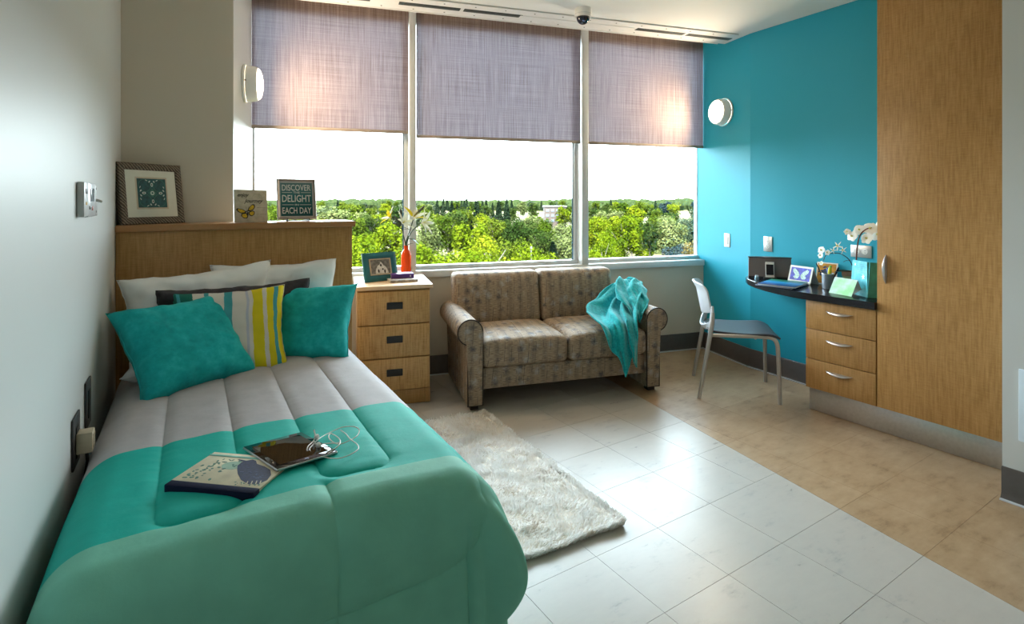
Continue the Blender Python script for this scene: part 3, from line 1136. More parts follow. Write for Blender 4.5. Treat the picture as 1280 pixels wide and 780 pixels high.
# journal with a bird on the cover: spine edge from A to B
A = Vector((0.010, 1.655))
B = Vector((0.197, 1.485))
xd = (B - A).normalized()
yaw = math.atan2(xd.y, xd.x)
L_ = 0.252
jz = 0.600
t = thing('journal', 'cream journal with a dark blue bird and navy spine on the comforter', 'book', (A.x, A.y, jz), yaw)
M_cream = plain('cream cover', (0.66, 0.60, 0.44, 1), 0.55, var=0.14, scale=22)
M_navy = plain('navy cloth', (0.006, 0.009, 0.032, 1), 0.8, spec=0.15)
M_pages = plain('page edges', (0.62, 0.55, 0.42, 1), 0.8, var=0.1, scale=200)
mkbox('pages', M_pages, t, 0.004, L_ - 0.003, 0.004, 0.178, 0.003, 0.020, 0.001)
cv = mkbox('front_cover', M_cream, t, 0.0, L_, 0.022, 0.182, 0.0205, 0.0235, 0.001)
mkbox('back_cover', M_navy, t, 0.0, L_, 0.0, 0.182, 0.0, 0.003, 0.001)
mkbox('spine', M_navy, t, 0.0, L_, -0.003, 0.023, 0.0, 0.024, 0.003)
def top_flat(name, polys, mat, parent, z, tk=0.0005):
    bm = fresh()
    for p in polys:
        prism(bm, p, z, z + tk)
    return done(name, bm, mat, parent, smooth=0)
body = [(0.128, 0.150), (0.118, 0.138), (0.120, 0.118), (0.132, 0.100), (0.150, 0.078), (0.178, 0.052), (0.210, 0.036), (0.236, 0.040), (0.246, 0.062), (0.240, 0.088), (0.222, 0.112), (0.196, 0.126), (0.166, 0.136), (0.152, 0.152), (0.140, 0.156)]
M_bird = plain('bird print', (0.016, 0.028, 0.085, 1), 0.6, var=0.5, scale=160)
top_flat('bird_print', [body, [(0.125, 0.148), (0.100, 0.152), (0.098, 0.149), (0.124, 0.141)]], M_bird, cv, 0.0235)
rnd = random.Random(4)
blobs = []
for _ in range(34):
    x, y = rnd.uniform(0.02, 0.10), rnd.uniform(0.035, 0.11)
    blobs.append(ell(x, y, rnd.uniform(0.002, 0.006), rnd.uniform(0.0015, 0.004), 7, rnd.uniform(0, 3)))
for _ in range(14):
    x, y = rnd.uniform(0.045, 0.12), rnd.uniform(0.11, 0.15)
    blobs.append(ell(x, y, rnd.uniform(0.003, 0.009), rnd.uniform(0.0015, 0.003), 7, rnd.uniform(0, 3)))
for _ in range(18):
    x = rnd.uniform(0.17, 0.245)
    blobs.append(ell(x, 0.030 + (x - 0.17) * 0.1 + rnd.uniform(-0.004, 0.01), 0.002, 0.003, 6, rnd.uniform(0, 3)))
fp_ = top_flat('foliage_print', blobs, plain('print green', (0.10, 0.24, 0.20, 1), 0.6), cv, 0.0235, 0.0004)
fp_['kind'] = 'stuff'
bd_ = []
for _ in range(16):
    x = rnd.uniform(0.150, 0.225)
    bd_.append(ell(x, 0.100 - (x - 0.15) * 0.45 + rnd.uniform(-0.016, 0.016), 0.004, 0.0022, 7, rnd.uniform(-1, 0.2)))
fp_ = top_flat('feather_print', bd_, plain('print feather', (0.07, 0.10, 0.20, 1), 0.6), cv, 0.0239, 0.0003)
fp_['kind'] = 'stuff'
bd_ = [[(x, 0.046 + (x - 0.19) * 0.25), (x + 0.003, 0.046 + (x - 0.19) * 0.25), (x + 0.010, 0.030 + (x - 0.19) * 0.25), (x + 0.007, 0.030 + (x - 0.19) * 0.25)] for x in (0.178, 0.188, 0.199, 0.210, 0.221, 0.231)]
fp_ = top_flat('tail_print', bd_, M_cream, cv, 0.0239, 0.0003)
fp_['kind'] = 'stuff'
top_flat('wash_print', [ell(0.105, 0.118, 0.030, 0.022, 18)], plain('print aqua', (0.32, 0.48, 0.38, 1), 0.6), cv, 0.0235, 0.0002)
mkbox('elastic_band', plain('aqua elastic', (0.22, 0.50, 0.44, 1), 0.7), t, -0.0008, L_ + 0.0008, 0.160, 0.168, 0.0, 0.0248, 0.0008)
bm = fresh()
tube(bm, [(L_ - 0.01, 0.05, 0.010), (L_ + 0.012, 0.052, 0.006), (L_ + 0.034, 0.064, 0.002)], 0.0025, 6)
done('ribbon', bm, plain('aqua ribbon', (0.16, 0.50, 0.42, 1), 0.6), t)

# tablet, one corner resting on the journal
A = Vector((0.213, 1.801)); B = Vector((0.266, 1.589))
P0, P1, P2, P3 = Vector((0.2124, 1.796, 0.624)), Vector((0.3645, 1.8255, 0.619)), Vector((0.4462, 1.612, 0.620)), Vector((0.2616, 1.563, 0.633))
ex = (P2 - P3).normalized()
ez = ex.cross((P0 - P3)).normalized()
ey = ez.cross(ex)
m = Matrix(((ex.x, ey.x, ez.x, P3.x), (ex.y, ey.y, ez.y, P3.y), (ex.z, ey.z, ez.z, P3.z), (0, 0, 0, 1)))
t = thing('tablet', 'black-faced tablet with silver rim lying on the comforter', 'tablet', mtx=m)
TW, TH = 0.180, 0.222
mkbox('case', M_silver, t, 0, TW, 0, TH, -0.008, -0.001, 0.003, 3)
sc_ = mkbox('glass', plain('black glass', (0.004, 0.004, 0.005, 1), 0.03, spec=0.8), t, 0.002, TW - 0.002, 0.002, TH - 0.002, -0.0015, 0.0002, 0.0005)
mkbox('display', plain('dark display', (0.006, 0.005, 0.005, 1), 0.02, spec=1.0), sc_, 0.018, TW - 0.018, 0.022, TH - 0.022, 0.0, 0.0006, 0)
bm = fresh()
prism(bm, ell(TW / 2, 0.011, 0.005, 0.005, 14), 0.0, 0.0008)
done('home_button', bm, plain('button grey', (0.08, 0.09, 0.16, 1), 0.3), sc_)

# earphones
def cam_xy(u, v, z):
    d_ = 683 * (CAM_H - z) / (v - 250)
    r_ = (u - 640) / 683 * d_
    th = math.atan(440 / 683)
    return (d_ * math.sin(th) + r_ * math.cos(th), d_ * math.cos(th) - r_ * math.sin(th), z)
def smooth_path(pts, n=6, closed=False):
    out = []
    P = [Vector(p) for p in pts]
    k = len(P)
    for i in range(k - 1):
        p0, p1, p2, p3 = P[max(i - 1, 0)], P[i], P[i + 1], P[min(i + 2, k - 1)]
        for j in range(n):
            s = j / n
            out.append(0.5 * ((2 * p1) + (p2 - p0) * s + (2 * p0 - 5 * p1 + 4 * p2 - p3) * s * s + (3 * p1 - p0 - 3 * p2 + p3) * s ** 3))
    out.append(P[-1])
    return out
M_cord = plain('white cord', (0.76, 0.72, 0.69, 1), 0.5)
e = thing('earphones', 'white earphones with tangled cord on the tablet corner', 'earphones', (0.40, 1.66, 0.615))
px = [(394, 547), (391, 552), (385, 558), (384, 564), (389, 567), (400, 567), (416, 562), (424, 556), (425, 550), (420, 545), (413, 542), (411, 547), (417, 553), (425, 555), (436, 551), (446, 545), (449, 539), (447, 535), (440, 533), (428, 534), (418, 538), (406, 544), (398, 549), (391, 556), (387, 562), (393, 568), (404, 571), (416, 573), (428, 572), (440, 567), (448, 561), (446, 555), (438, 549), (432, 542), (426, 538)]
pts = []
for i, (u, v) in enumerate(px):
    z = 0.622 + (0.006 if i % 5 == 2 else 0.0)
    p = Vector(cam_xy(u, v, z)) - Vector(e.location)
    pts.append(p)
bm = fresh()
tube(bm, smooth_path(pts, 5), 0.0017, 6)
done('cord', bm, M_cord, e)
px = [(398, 558), (404, 555), (412, 554), (420, 554), (426, 553)]
bm = fresh()
tube(bm, smooth_path([Vector(cam_xy(u, v, 0.624)) - Vector(e.location) for u, v in px], 4), 0.0017, 6)
done('cord', bm, M_cord, e)
for (u, v), an in (((396, 546), 0.5), ((398, 556), 2.2)):
    p = Vector(cam_xy(u, v, 0.628)) - Vector(e.location)
    mt = Matrix.Translation(p) @ Euler((R(70), 0, an)).to_matrix().to_4x4()
    bm = fresh()
    lathe(bm, [(0, -0.008), (0.004, -0.0075), (0.0075, -0.003), (0.0080, 0.001), (0.006, 0.005), (0, 0.0065)], 14, mt)
    eb = done('earbud', bm, M_white, e)
    bm = fresh()
    tube(bm, [mt @ Vector((0, 0, -0.004)), mt @ Vector((0.002, 0.012, -0.008)), mt @ Vector((0.003, 0.022, -0.009))], 0.0025, 8)
    done('stem', bm, M_white, eb)
# ================================================================ shelf things
def framed(name, label, w, h, mtx, M_frame, fw, depth, M_mat, M_art, mw, group=None, cat='picture frame'):
    """frame centred on the origin, local x right, y up, z towards the viewer"""
    t = thing(name, label, cat, mtx=mtx, group=group)
    # mitred moulding, four pieces
    cs = [(-w / 2, h / 2), (w / 2, h / 2), (w / 2, -h / 2), (-w / 2, -h / 2)]
    ci = [(-w / 2 + fw, h / 2 - fw), (w / 2 - fw, h / 2 - fw), (w / 2 - fw, -h / 2 + fw), (-w / 2 + fw, -h / 2 + fw)]
    for k in range(4):
        a, b, c, d_ = cs[k], cs[(k + 1) % 4], ci[(k + 1) % 4], ci[k]
        bm = fresh()
        prof = [(0.0, -depth), (0.0, -0.003), (0.12, 0.0), (0.5, 0.001), (0.85, -0.003), (1.0, -0.006), (1.0, -depth)]
        rows = []
        for (p0, p1) in ((a, d_), (b, c)):
            rows.append([(p0[0] + (p1[0] - p0[0]) * f, p0[1] + (p1[1] - p0[1]) * f, z) for f, z in prof])
        grid(bm, rows, close_v=True)
        bm.faces.new([v for v in bm.verts[:7]])
        bm.faces.new([v for v in bm.verts[7:14]])
        done('moulding', bm, M_frame, t, smooth=30)
    mkbox('backing', M_dark, t, -w / 2 + fw * 0.5, w / 2 - fw * 0.5, -h / 2 + fw * 0.5, h / 2 - fw * 0.5, -depth + 0.001, -0.010, 0)
    if M_mat:
        mkbox('mount', M_mat, t, -w / 2 + fw, w / 2 - fw, -h / 2 + fw, h / 2 - fw, -0.0098, -0.0075, 0)
    return t
def mrows(rows, pos):
    return Matrix(((rows[0][0], rows[0][1], rows[0][2], pos[0]), (rows[1][0], rows[1][1], rows[1][2], pos[1]), (rows[2][0], rows[2][1], rows[2][2], pos[2]), (0, 0, 0, 1)))
def frame_carved():
    t = NT('carved bronze frame')
    v = t.coord('UV', (1, 1, 1))
    wv = t.n('ShaderNodeTexWave', wave_type='BANDS', bands_direction='DIAGONAL')
    wv.inputs['Scale'].default_value = 38
    wv.inputs['Distortion'].default_value = 3.0
    t.l(v, wv.inputs['Vector'])
    n = t.noise(v, 120, 3)
    s = t.math('ADD', t.math('MULTIPLY', wv.outputs['Fac'], 0.5), t.math('MULTIPLY', n, 0.5))
    t.col(t.ramp(s, [(0.25, (0.018, 0.014, 0.010, 1)), (0.55, (0.085, 0.065, 0.045, 1)), (0.85, (0.27, 0.22, 0.16, 1))]))
    t.set(0.5, 0.25, 0.5)
    t.bump(s, 0.6, 0.004)
    return t.m
M_mount = plain('mount board', (0.62, 0.64, 0.56, 1), 0.8, var=0.02)
k_ = 1.015
t = framed('framed_print', 'carved bronze picture frame with a teal tile print on the shelf', 0.335, 0.305,
           mrows([[0.788, -0.072, 0.611], [0.616, 0.098, -0.782], [-0.004, 0.993, 0.122]], (-0.034 * k_ + 0.006, 3.252 * k_, 1.3825)), frame_carved(), 0.035, 0.026, M_mount, None, 0)
M_art = plain('teal print', (0.010, 0.075, 0.085, 1), 0.7, var=0.35, scale=60)
M_artl = plain('print pale motif', (0.55, 0.62, 0.62, 1), 0.7)
M_artg = plain('print green motif', (0.03, 0.15, 0.12, 1), 0.7)
ab = mkbox('bevel_line', plain('mount line', (0.50, 0.44, 0.34, 1), 0.8), t, -0.084, 0.084, -0.078, 0.084, -0.0076, -0.0068, 0)
ar = mkbox('print', M_art, t, -0.076, 0.076, -0.070, 0.076, -0.0070, -0.0060, 0)
def ring2(cx, cy, r0, r1, n=24):
    P = []
    for i in range(n):
        a0, a1 = 2 * PI * i / n, 2 * PI * (i + 1) / n
        P.append([(cx + r0 * math.cos(a0), cy + r0 * math.sin(a0)), (cx + r1 * math.cos(a0), cy + r1 * math.sin(a0)), (cx + r1 * math.cos(a1), cy + r1 * math.sin(a1)), (cx + r0 * math.cos(a1), cy + r0 * math.sin(a1))])
    return P
def zflat(name, polys, mat, parent, z, tk=0.0004):
    bm = fresh()
    for p in polys:
        prism(bm, p, z, z + tk)
    return done(name, bm, mat, parent, smooth=0)
polys = []
for sx in (-1, 1):
    for sy in (-1, 1):
        polys += ring2(sx * 0.038, 0.003 + sy * 0.038, 0.030, 0.033, 18)
polys += [[(0, 0.026), (0.022, 0.003), (0, -0.020), (-0.022, 0.003)]]
zflat('motif', polys, M_artg, ar, -0.0060)
pol = []
for dx, dy, rt in ((0, 1, 0), (0, -1, 0), (1, 0, 1), (-1, 0, 1)):
    x, y = dx * 0.044, 0.003 + dy * 0.042
    pol += [ell(x, y, 0.006, 0.010, 10, PI / 2 * rt), ell(x + dx * 0.016 + dy * 0.012, y + dy * 0.016 + dx * 0.012, 0.003, 0.006, 8, 0.7), ell(x + dx * 0.016 - dy * 0.012, y + dy * 0.016 - dx * 0.012, 0.003, 0.006, 8, -0.7)]
pol += ring2(0, 0.003, 0.006, 0.010, 12)
for dx, dy in ((1, 1), (1, -1), (-1, 1), (-1, -1)):
    pol += [ell(dx * 0.062, 0.003 + dy * 0.030, 0.002, 0.006, 8, 0.5 * dx * dy), ell(dx * 0.028, 0.003 + dy * 0.064, 0.006, 0.002, 8, 0.5 * dx * dy)]
zflat('motif', pol, M_artl, ar, -0.0056)
zflat('motif', [ell(dx * 0.044, 0.003 + dy * 0.042, 0.003, 0.005, 8, PI / 2 * abs(dx)) for dx, dy in ((0, 1), (0, -1), (1, 0), (-1, 0))], M_black, ar, -0.0052)

# butterfly block
t = thing('butterfly_plaque', 'small square plaque with a yellow butterfly and script lettering', 'plaque', mtx=mrows([[0.985, -0.01, 0.174], [0.174, 0.126, -0.977], [-0.012, 0.992, 0.126]], (0.413, 3.225, 1.318)))
bw, bh = 0.165, 0.176
pb = mkbox('block', plain('aged paper', (0.52, 0.45, 0.33, 1), 0.7, var=0.18, scale=28), t, -bw / 2, bw / 2, -bh / 2, bh / 2, -0.018, 0.0, 0.002)
M_ink = plain('ink', (0.012, 0.010, 0.010, 1), 0.7)
M_yel = plain('butterfly yellow', (0.62, 0.38, 0.010, 1), 0.6, var=0.3, scale=150)
def off(poly, cx, cy, s):
    return [(cx + (x - cx) * s, cy + (y - cy) * s) for x, y in poly]
ul = [(-0.026, -0.030), (-0.044, -0.018), (-0.072, -0.012), (-0.078, -0.020), (-0.068, -0.032), (-0.052, -0.040), (-0.030, -0.038)]
ll = [(-0.028, -0.036), (-0.052, -0.041), (-0.054, -0.054), (-0.040, -0.066), (-0.024, -0.067), (-0.018, -0.058), (-0.021, -0.044)]
ur = [(-0.022, -0.028), (-0.012, -0.006), (0.006, 0.010), (0.016, 0.008), (0.018, -0.006), (0.010, -0.020), (-0.008, -0.030)]
lr = [(-0.018, -0.034), (0.006, -0.024), (0.016, -0.032), (0.014, -0.046), (0.000, -0.056), (-0.010, -0.052), (-0.016, -0.044)]
zflat('butterfly', [ul, ll, ur, lr, ell(-0.021, -0.038, 0.003, 0.016, 10, 0.25), [(-0.022, -0.024), (-0.030, -0.006), (-0.029, -0.006), (-0.021, -0.024)], [(-0.020, -0.024), (-0.016, -0.004), (-0.015, -0.004), (-0.019, -0.024)]], M_ink, pb, 0.0)
cen = [(-0.050, -0.026), (-0.036, -0.054), (0.0, -0.008), (0.002, -0.040)]
zflat('wing_patch', [off(p, c_[0], c_[1], 0.70) for p, c_ in zip((ul, ll, ur, lr), cen)], M_yel, pb, 0.0005)
text_mesh('lettering', 'enjoy', M_ink, t, 0.058, 0.024, (-0.040, 0.056, 0.0004), (0, 0, 0), shear=0.45, offset=0.02)
text_mesh('lettering', 'journey', M_ink, t, 0.098, 0.026, (0.012, 0.024, 0.0004), (0, 0, 0), shear=0.45, offset=0.02)
sq = []
for yy, x0, x1 in ((-0.010, 0.026, 0.076), (-0.046, 0.022, 0.074)):
    x = x0
    i = 0
    while x < x1:
        sq.append([(x, yy), (x + 0.004, yy + (0.004 if i % 2 else 0.002)), (x + 0.0045, yy + (0.003 if i % 2 else 0.001)), (x + 0.0005, yy - 0.001)])
        x += 0.0046
        i += 1
zflat('script_line', sq, plain('faded ink', (0.16, 0.13, 0.10, 1), 0.7), pb, 0.0)
zflat('swirl', ring2(-0.046, 0.040, 0.020, 0.0208) + ring2(0.030, 0.040, 0.026, 0.0267) + ring2(0.055, 0.060, 0.016, 0.0166), plain('faded ink', (0.16, 0.13, 0.10, 1), 0.7), pb, 0.0, 0.0002)

# lettered sign on a small easel
rows = [[0.999, 0.011, -0.049], [-0.05, 0.199, -0.979], [-0.001, 0.98, 0.2]]
sp_ = (0.668, 3.343, 1.357)
M_pewter = plain('pewter frame', (0.34, 0.31, 0.29, 1), 0.35, 0.5)
t = framed('lettered_sign', 'teal lettered sign in a pewter frame on an easel', 0.213, 0.238, mrows(rows, sp_), M_pewter, 0.014, 0.016, plain('pale liner', (0.60, 0.58, 0.56, 1), 0.4), None, 0, cat='sign')
def sign_mat():
    q = NT('sign teal')
    tc = q.n('ShaderNodeTexCoord')
    s = q.n('ShaderNodeSeparateXYZ')
    q.l(tc.outputs['Object'], s.inputs[0])
    f = q.math('MULTIPLY_ADD', s.outputs['Y'], 5.2, 0.5)
    q.col(q.ramp(f, [(0.1, (0.008, 0.085, 0.095, 1)), (0.6, (0.035, 0.17, 0.18, 1)), (0.95, (0.13, 0.24, 0.25, 1))]))
    q.set(0.5, 0, 0.3)
    return q.m
sg = mkbox('panel', sign_mat(), t, -0.087, 0.087, -0.100, 0.096, -0.0076, -0.0060, 0)
M_let = plain('sign lettering', (0.75, 0.76, 0.74, 1), 0.6, var=0.03)
for body, w_, h_, y_ in (('DISCOVER', 0.158, 0.036, 0.067), ('THE', 0.036, 0.012, 0.038), ('DELIGHT', 0.158, 0.042, 0.003), ('IN', 0.020, 0.010, -0.034), ('EACH DAY', 0.158, 0.037, -0.068)):
    text_mesh('lettering', body, M_let, t, w_, h_, (0, y_, -0.0056), (0, 0, 0), offset=0.012)
for y_, w_ in ((0.038, 0.024), (-0.034, 0.016)):
    zflat('rule', [[(-0.079, y_ - 0.0012), (-w_, y_ - 0.0012), (-w_, y_ + 0.0012), (-0.079, y_ + 0.0012)], [(w_, y_ - 0.0012), (0.079, y_ - 0.0012), (0.079, y_ + 0.0012), (w_, y_ + 0.0012)]], M_let, sg, -0.0060)
e = thing('display_easel', 'small black wire easel holding the lettered sign', 'easel', (0.668, 3.320, 1.2292), R(-3))
for s in (-1, 1):
    bm = fresh()
    tube(bm, smooth_path([(s * 0.058, -0.032, 0.016), (s * 0.058, -0.032, 0.004), (s * 0.058, -0.022, 0.0026), (s * 0.058, 0.03, 0.0026), (s * 0.040, 0.060, 0.0026)], 4), 0.0025, 8)
    done('hook', bm, M_black, e)
    bm = fresh()
    tube(bm, [(s * 0.058, 0.018, 0.003), (s * 0.045, 0.028, 0.06), (s * 0.012, 0.048, 0.16)], 0.0025, 8)
    done('upright', bm, M_black, e)
bm = fresh()
tube(bm, [(-0.058, 0.018, 0.003), (0.058, 0.018, 0.003)], 0.0022, 8)
tube(bm, [(0, 0.048, 0.15), (0, 0.062, 0.003)], 0.0022, 8)
done('strut', bm, M_black, e)

# ================================================================ nightstand things
NZ = 0.790
t = framed('framed_photo', 'teal photo frame with a black-and-white picture on the nightstand', 0.25, 0.20, mrows([[0.992, -0.029, 0.119], [0.122, 0.281, -0.952], [-0.006, 0.959, 0.283]], (1.284, 3.672, 0.8895)), plain('teal wood', (0.008, 0.115, 0.145, 1), 0.45), 0.046, 0.016, None, None, 0)
ph = mkbox('photo', plain('photo grey', (0.16, 0.15, 0.14, 1), 0.3, var=0.6, scale=50), t, -0.072, 0.072, -0.047, 0.047, -0.010, -0.004, 0)
bm = fresh()
for a in ((-0.080, 0.080, 0.049, 0.057), (-0.080, 0.080, -0.057, -0.049), (-0.080, -0.072, -0.057, 0.057), (0.072, 0.080, -0.057, 0.057)):
    box(bm, a[0], a[1], a[2], a[3], -0.008, 0.001)
done('inner_rim', bm, plain('gold rim', (0.52, 0.42, 0.30, 1), 0.4, 0.3), t)
zflat('photo_shape', [[(-0.040, -0.047), (-0.036, -0.018), (-0.020, 0.006), (-0.004, 0.016), (0.004, 0.034), (0.016, 0.026), (0.022, 0.010), (0.042, -0.004), (0.054, -0.030), (0.056, -0.047)]], plain('photo pale', (0.66, 0.64, 0.61, 1), 0.4, var=0.2, scale=60), ph, -0.004)
zflat('photo_shape', [ell(0.004, 0.010, 0.006, 0.010, 10), ell(-0.016, -0.030, 0.006, 0.014, 8), ell(0.016, -0.018, 0.007, 0.006, 8), ell(0.030, -0.034, 0.006, 0.014, 8)], M_ink, ph, -0.0035)
mkbox('back_leg', M_dark, t, -0.03, 0.03, -0.097, 0.02, -0.045, -0.040, 0)

# bottle vase
def nsp(u, v, z):
    return Vector(cam_xy(u, v, z))
vb = nsp(507.5, 343, NZ)
t = thing('bottle_vase', 'translucent orange bottle vase holding lilies on the nightstand', 'vase', vb)
def orange_glass():
    q = NT('orange glass')
    q.col((0.85, 0.085, 0.005, 1))
    q.set(0.08, 0, 0.6)
    q.b.inputs['Transmission Weight'].default_value = 0.35
    q.b.inputs['IOR'].default_value = 1.3
    return q.m
bm = fresh()
VR = 0.0375
lathe(bm, [(0, 0.0), (VR - 0.003, 0.0), (VR, 0.004), (VR, 0.150), (VR - 0.003, 0.164), (VR - 0.013, 0.178), (0.0165, 0.187), (0.0150, 0.196), (0.0150, 0.214), (0.0165, 0.217), (0.0125, 0.217), (0.0125, 0.196), (0.020, 0.178), (VR - 0.006, 0.160), (VR - 0.006, 0.008), (0, 0.008)], 28)
done('glass', bm, orange_glass(), t)
# lily stems
M_stem = plain('lily stem', (0.014, 0.035, 0.010, 1), 0.5)
M_leaf = plain('lily leaf', (0.008, 0.06, 0.012, 1), 0.4, var=0.3)
M_bud = plain('lily bud', (0.010, 0.016, 0.006, 1), 0.5, var=0.3)
def petal_mat(name, c):
    q = NT(name)
    nz = q.noise(q.coord('Object'), 60, 2)
    cc = q.mix(nz, tuple(x * 0.85 for x in c[:3]) + (1,), c)
    df = q.n('ShaderNodeBsdfDiffuse')
    tl = q.n('ShaderNodeBsdfTranslucent')
    mx = q.n('ShaderNodeMixShader')
    mx.inputs[0].default_value = 0.35
    q.l(cc, df.inputs[0])
    q.l(cc, tl.inputs[0])
    q.l(df.outputs[0], mx.inputs[1])
    q.l(tl.outputs[0], mx.inputs[2])
    q.l(mx.outputs[0], q.out.inputs[0])
    return q.m
M_petal = petal_mat('lily petal', (0.86, 0.87, 0.78, 1))
M_pety = petal_mat('lily petal yellow', (0.72, 0.62, 0.06, 1))
def leaf(bm, p, d, L, W, droop=0.3, n=6, up=Vector((0, 0, 1))):
    """pointed blade with a folded midrib and some thickness"""
    d = Vector(d).normalized()
    side = d.cross(up)
    if side.length < 1e-3:
        side = Vector((1, 0, 0))
    side.normalize()
    nr = side.cross(d).normalized()
    rows = []
    for i in range(n + 1):
        s = i / n
        w_ = W * (math.sin(PI * min(1, s * 0.92 + 0.06)) ** 0.8) * (1 if i < n else 0.05)
        c_ = Vector(p) + d * (L * s) - nr * (droop * L * s * s)
        rows.append([c_ + side * w_ / 2 + nr * w_ * 0.18, c_, c_ - side * w_ / 2 + nr * w_ * 0.18, c_ - nr * max(0.0006, W * 0.03)])
    grid(bm, rows, close_v=True)
def vdir(px_, py_, depth_=0.0):
    """direction in the vertical plane that faces the bed side of the room"""
    e1 = Vector((0.84, -0.54, 0))
    e2 = Vector((0.54, 0.84, 0))
    return (e1 * px_ + Vector((0, 0, 1)) * py_ + e2 * depth_).normalized()
PXM = 3.9 / 683
def lily(label, offs, kind):
    """offs: path of pixels offsets from bottle mouth centre (dx, dy up)"""
    t = thing('lily_stem', label, 'flower', vb, 0, 'lilies in the orange vase')
    e1 = Vector((0.84, -0.54, 0))
    e2 = Vector((0.54, 0.84, 0))
    P = [Vector((0, 0, 0.012)) + e1 * (offs[0][0] * PXM * 0.3)]
    P.append(e1 * (offs[0][0] * PXM * 0.2) + Vector((0, 0, 0.20)))
    for a in offs:
        P.append(e1 * (a[0] * PXM) + Vector((0, 0, 0.217 + a[1] * PXM)) + e2 * (a[2] if len(a) > 2 else 0))
    bm = fresh()
    tube(bm, smooth_path(P, 5), 0.0042, 7)
    done('stem', bm, M_stem, t)
    return t, P
def bloom(t, p, dirv, L=0.10, W=0.030, mats=None, n=6, openness=0.75):
    dirv = Vector(dirv).normalized()
    a = dirv.orthogonal().normalized()
    b = dirv.cross(a)
    for k in range(n):
        ang = 2 * PI * k / n + 0.3
        rad = a * math.cos(ang) + b * math.sin(ang)
        bm = fresh()
        leaf(bm, p, dirv * 0.9 + rad * openness, L, W * (1 if k % 2 else 0.8), 0.38, 6, up=dirv)
        done('petal', bm, M_petal if mats is None else mats[k % len(mats)], t)
    bm = fresh()
    for k in range(4):
        ang = 2 * PI * k / 4
        rad = a * math.cos(ang) + b * math.sin(ang)
        tube(bm, [p, p + dirv * L * 0.4 + rad * L * 0.08, p + dirv * L * 0.62 + rad * L * 0.18], 0.0012, 5)
    done('stamen', bm, M_pety, t)
def bud(t, p, dirv, L=0.07, r=0.009):
    dirv = Vector(dirv).normalized()
    bm = fresh()
    m = Matrix.Translation(p) @ dirv.to_track_quat('Z', 'Y').to_matrix().to_4x4()
    lathe(bm, [(0, 0), (r * 0.5, L * 0.06), (r * 0.9, L * 0.35), (r, L * 0.6), (r * 0.7, L * 0.85), (0, L)], 8, m)
    done('bud', bm, M_bud, t)
t1, P1 = lily('left lily stem with dark buds and pale star flowers', [(-2, 8), (-5, 20), (-6, 32, 0.01)], 0)
bm = fresh()
tube(bm, smooth_path([P1[-2], P1[-2] + vdir(-0.7, 1) * 0.07, P1[-2] + vdir(-0.9, 1) * 0.13], 4), 0.002, 6)
done('branch', bm, M_stem, t1)
bud(t1, P1[-1], vdir(-0.12, 1), 0.10, 0.011)
bud(t1, P1[-1] - Vector((0, 0, 0.03)), vdir(-0.7, 0.8), 0.10, 0.009)
bud(t1, P1[-2] + vdir(-0.3, 1) * 0.04, vdir(-0.9, 0.25), 0.07, 0.008)
bloom(t1, P1[-1] - Vector((0, 0, 0.02)), vdir(0.75, 0.6, -0.4), 0.105, 0.034)
bloom(t1, P1[-2] + vdir(-0.9, 1) * 0.12, vdir(-0.7, 0.6, -0.4), 0.090, 0.030, [M_petal, M_pety])
t2, P2 = lily('middle lily stem with a yellow-centred white flower', [(1, 8), (5, 20), (9, 34, 0.02)], 0)
bloom(t2, P2[-1], vdir(0.35, 1.0, -0.35), 0.12, 0.040, [M_petal, M_pety, M_petal])
bud(t2, P2[-1] + Vector((0, 0, 0.02)), vdir(0.9, 0.9), 0.13, 0.009)
t3, P3_ = lily('right lily stem leaning out with a drooping white flower', [(2, 7), (8, 19), (20, 30, -0.01)], 0)
bloom(t3, P3_[-1], vdir(1.0, 0.15, -0.3), 0.115, 0.036)
bm = fresh()
leaf(bm, P3_[-3] + Vector((0, 0, 0.01)), vdir(1, 0.05, -0.3), 0.095, 0.040, 0.5)
leaf(bm, P3_[1], vdir(0.1, 1), 0.095, 0.032, 0.1)
done('leaf', bm, M_leaf, t3)
bm = fresh()
leaf(bm, P2[1] + Vector((0, 0, 0.01)), vdir(0.6, 0.7), 0.055, 0.02, 0.5)
leaf(bm, P2[3], vdir(-0.8, 0.6), 0.06, 0.018, 0.2)
done('leaf', bm, M_leaf, t2)
bm = fresh()
leaf(bm, P1[3], vdir(-0.9, -0.1), 0.06, 0.016, 0.4)
leaf(bm, P1[3], vdir(0.9, 0.5), 0.06, 0.014, 0.4)
done('leaf', bm, plain('dark leaf', (0.012, 0.03, 0.012, 1), 0.5), t1)

# two small books in front of the vase
def book(name, label, x, y, z, yaw, w, dpt, h, M_c, cat='book', group=None):
    t = thing(name, label, cat, (x, y, z), yaw, group)
    mkbox('pages', M_pages, t, -w / 2 + 0.003, w / 2 - 0.003, -dpt / 2 + 0.002, dpt / 2 - 0.003, 0.0018, h - 0.0018, 0)
    mkbox('front_cover', M_c, t, -w / 2, w / 2, -dpt / 2, dpt / 2, h - 0.002, h, 0.0006)
    mkbox('back_cover', M_c, t, -w / 2, w / 2, -dpt / 2, dpt / 2, 0, 0.002, 0.0006)
    mkbox('spine', M_c, t, -w / 2, w / 2, -dpt / 2 - 0.001, -dpt / 2 + 0.002, 0, h, 0.0008)
    return t
p = nsp(503, 351.5, NZ)
book('small_book', 'grey patterned small book lying under the purple one', p.x, p.y, NZ, R(-8), 0.190, 0.120, 0.017, plain('grey book cover', (0.36, 0.33, 0.30, 1), 0.5, var=0.6, scale=45))
p = nsp(502, 346.5, NZ + 0.018)
b_ = book('small_book', 'purple small book on top in front of the orange vase', p.x, p.y, NZ + 0.0175, R(-14), 0.155, 0.110, 0.030, plain('purple book cover', (0.10, 0.035, 0.24, 1), 0.45))
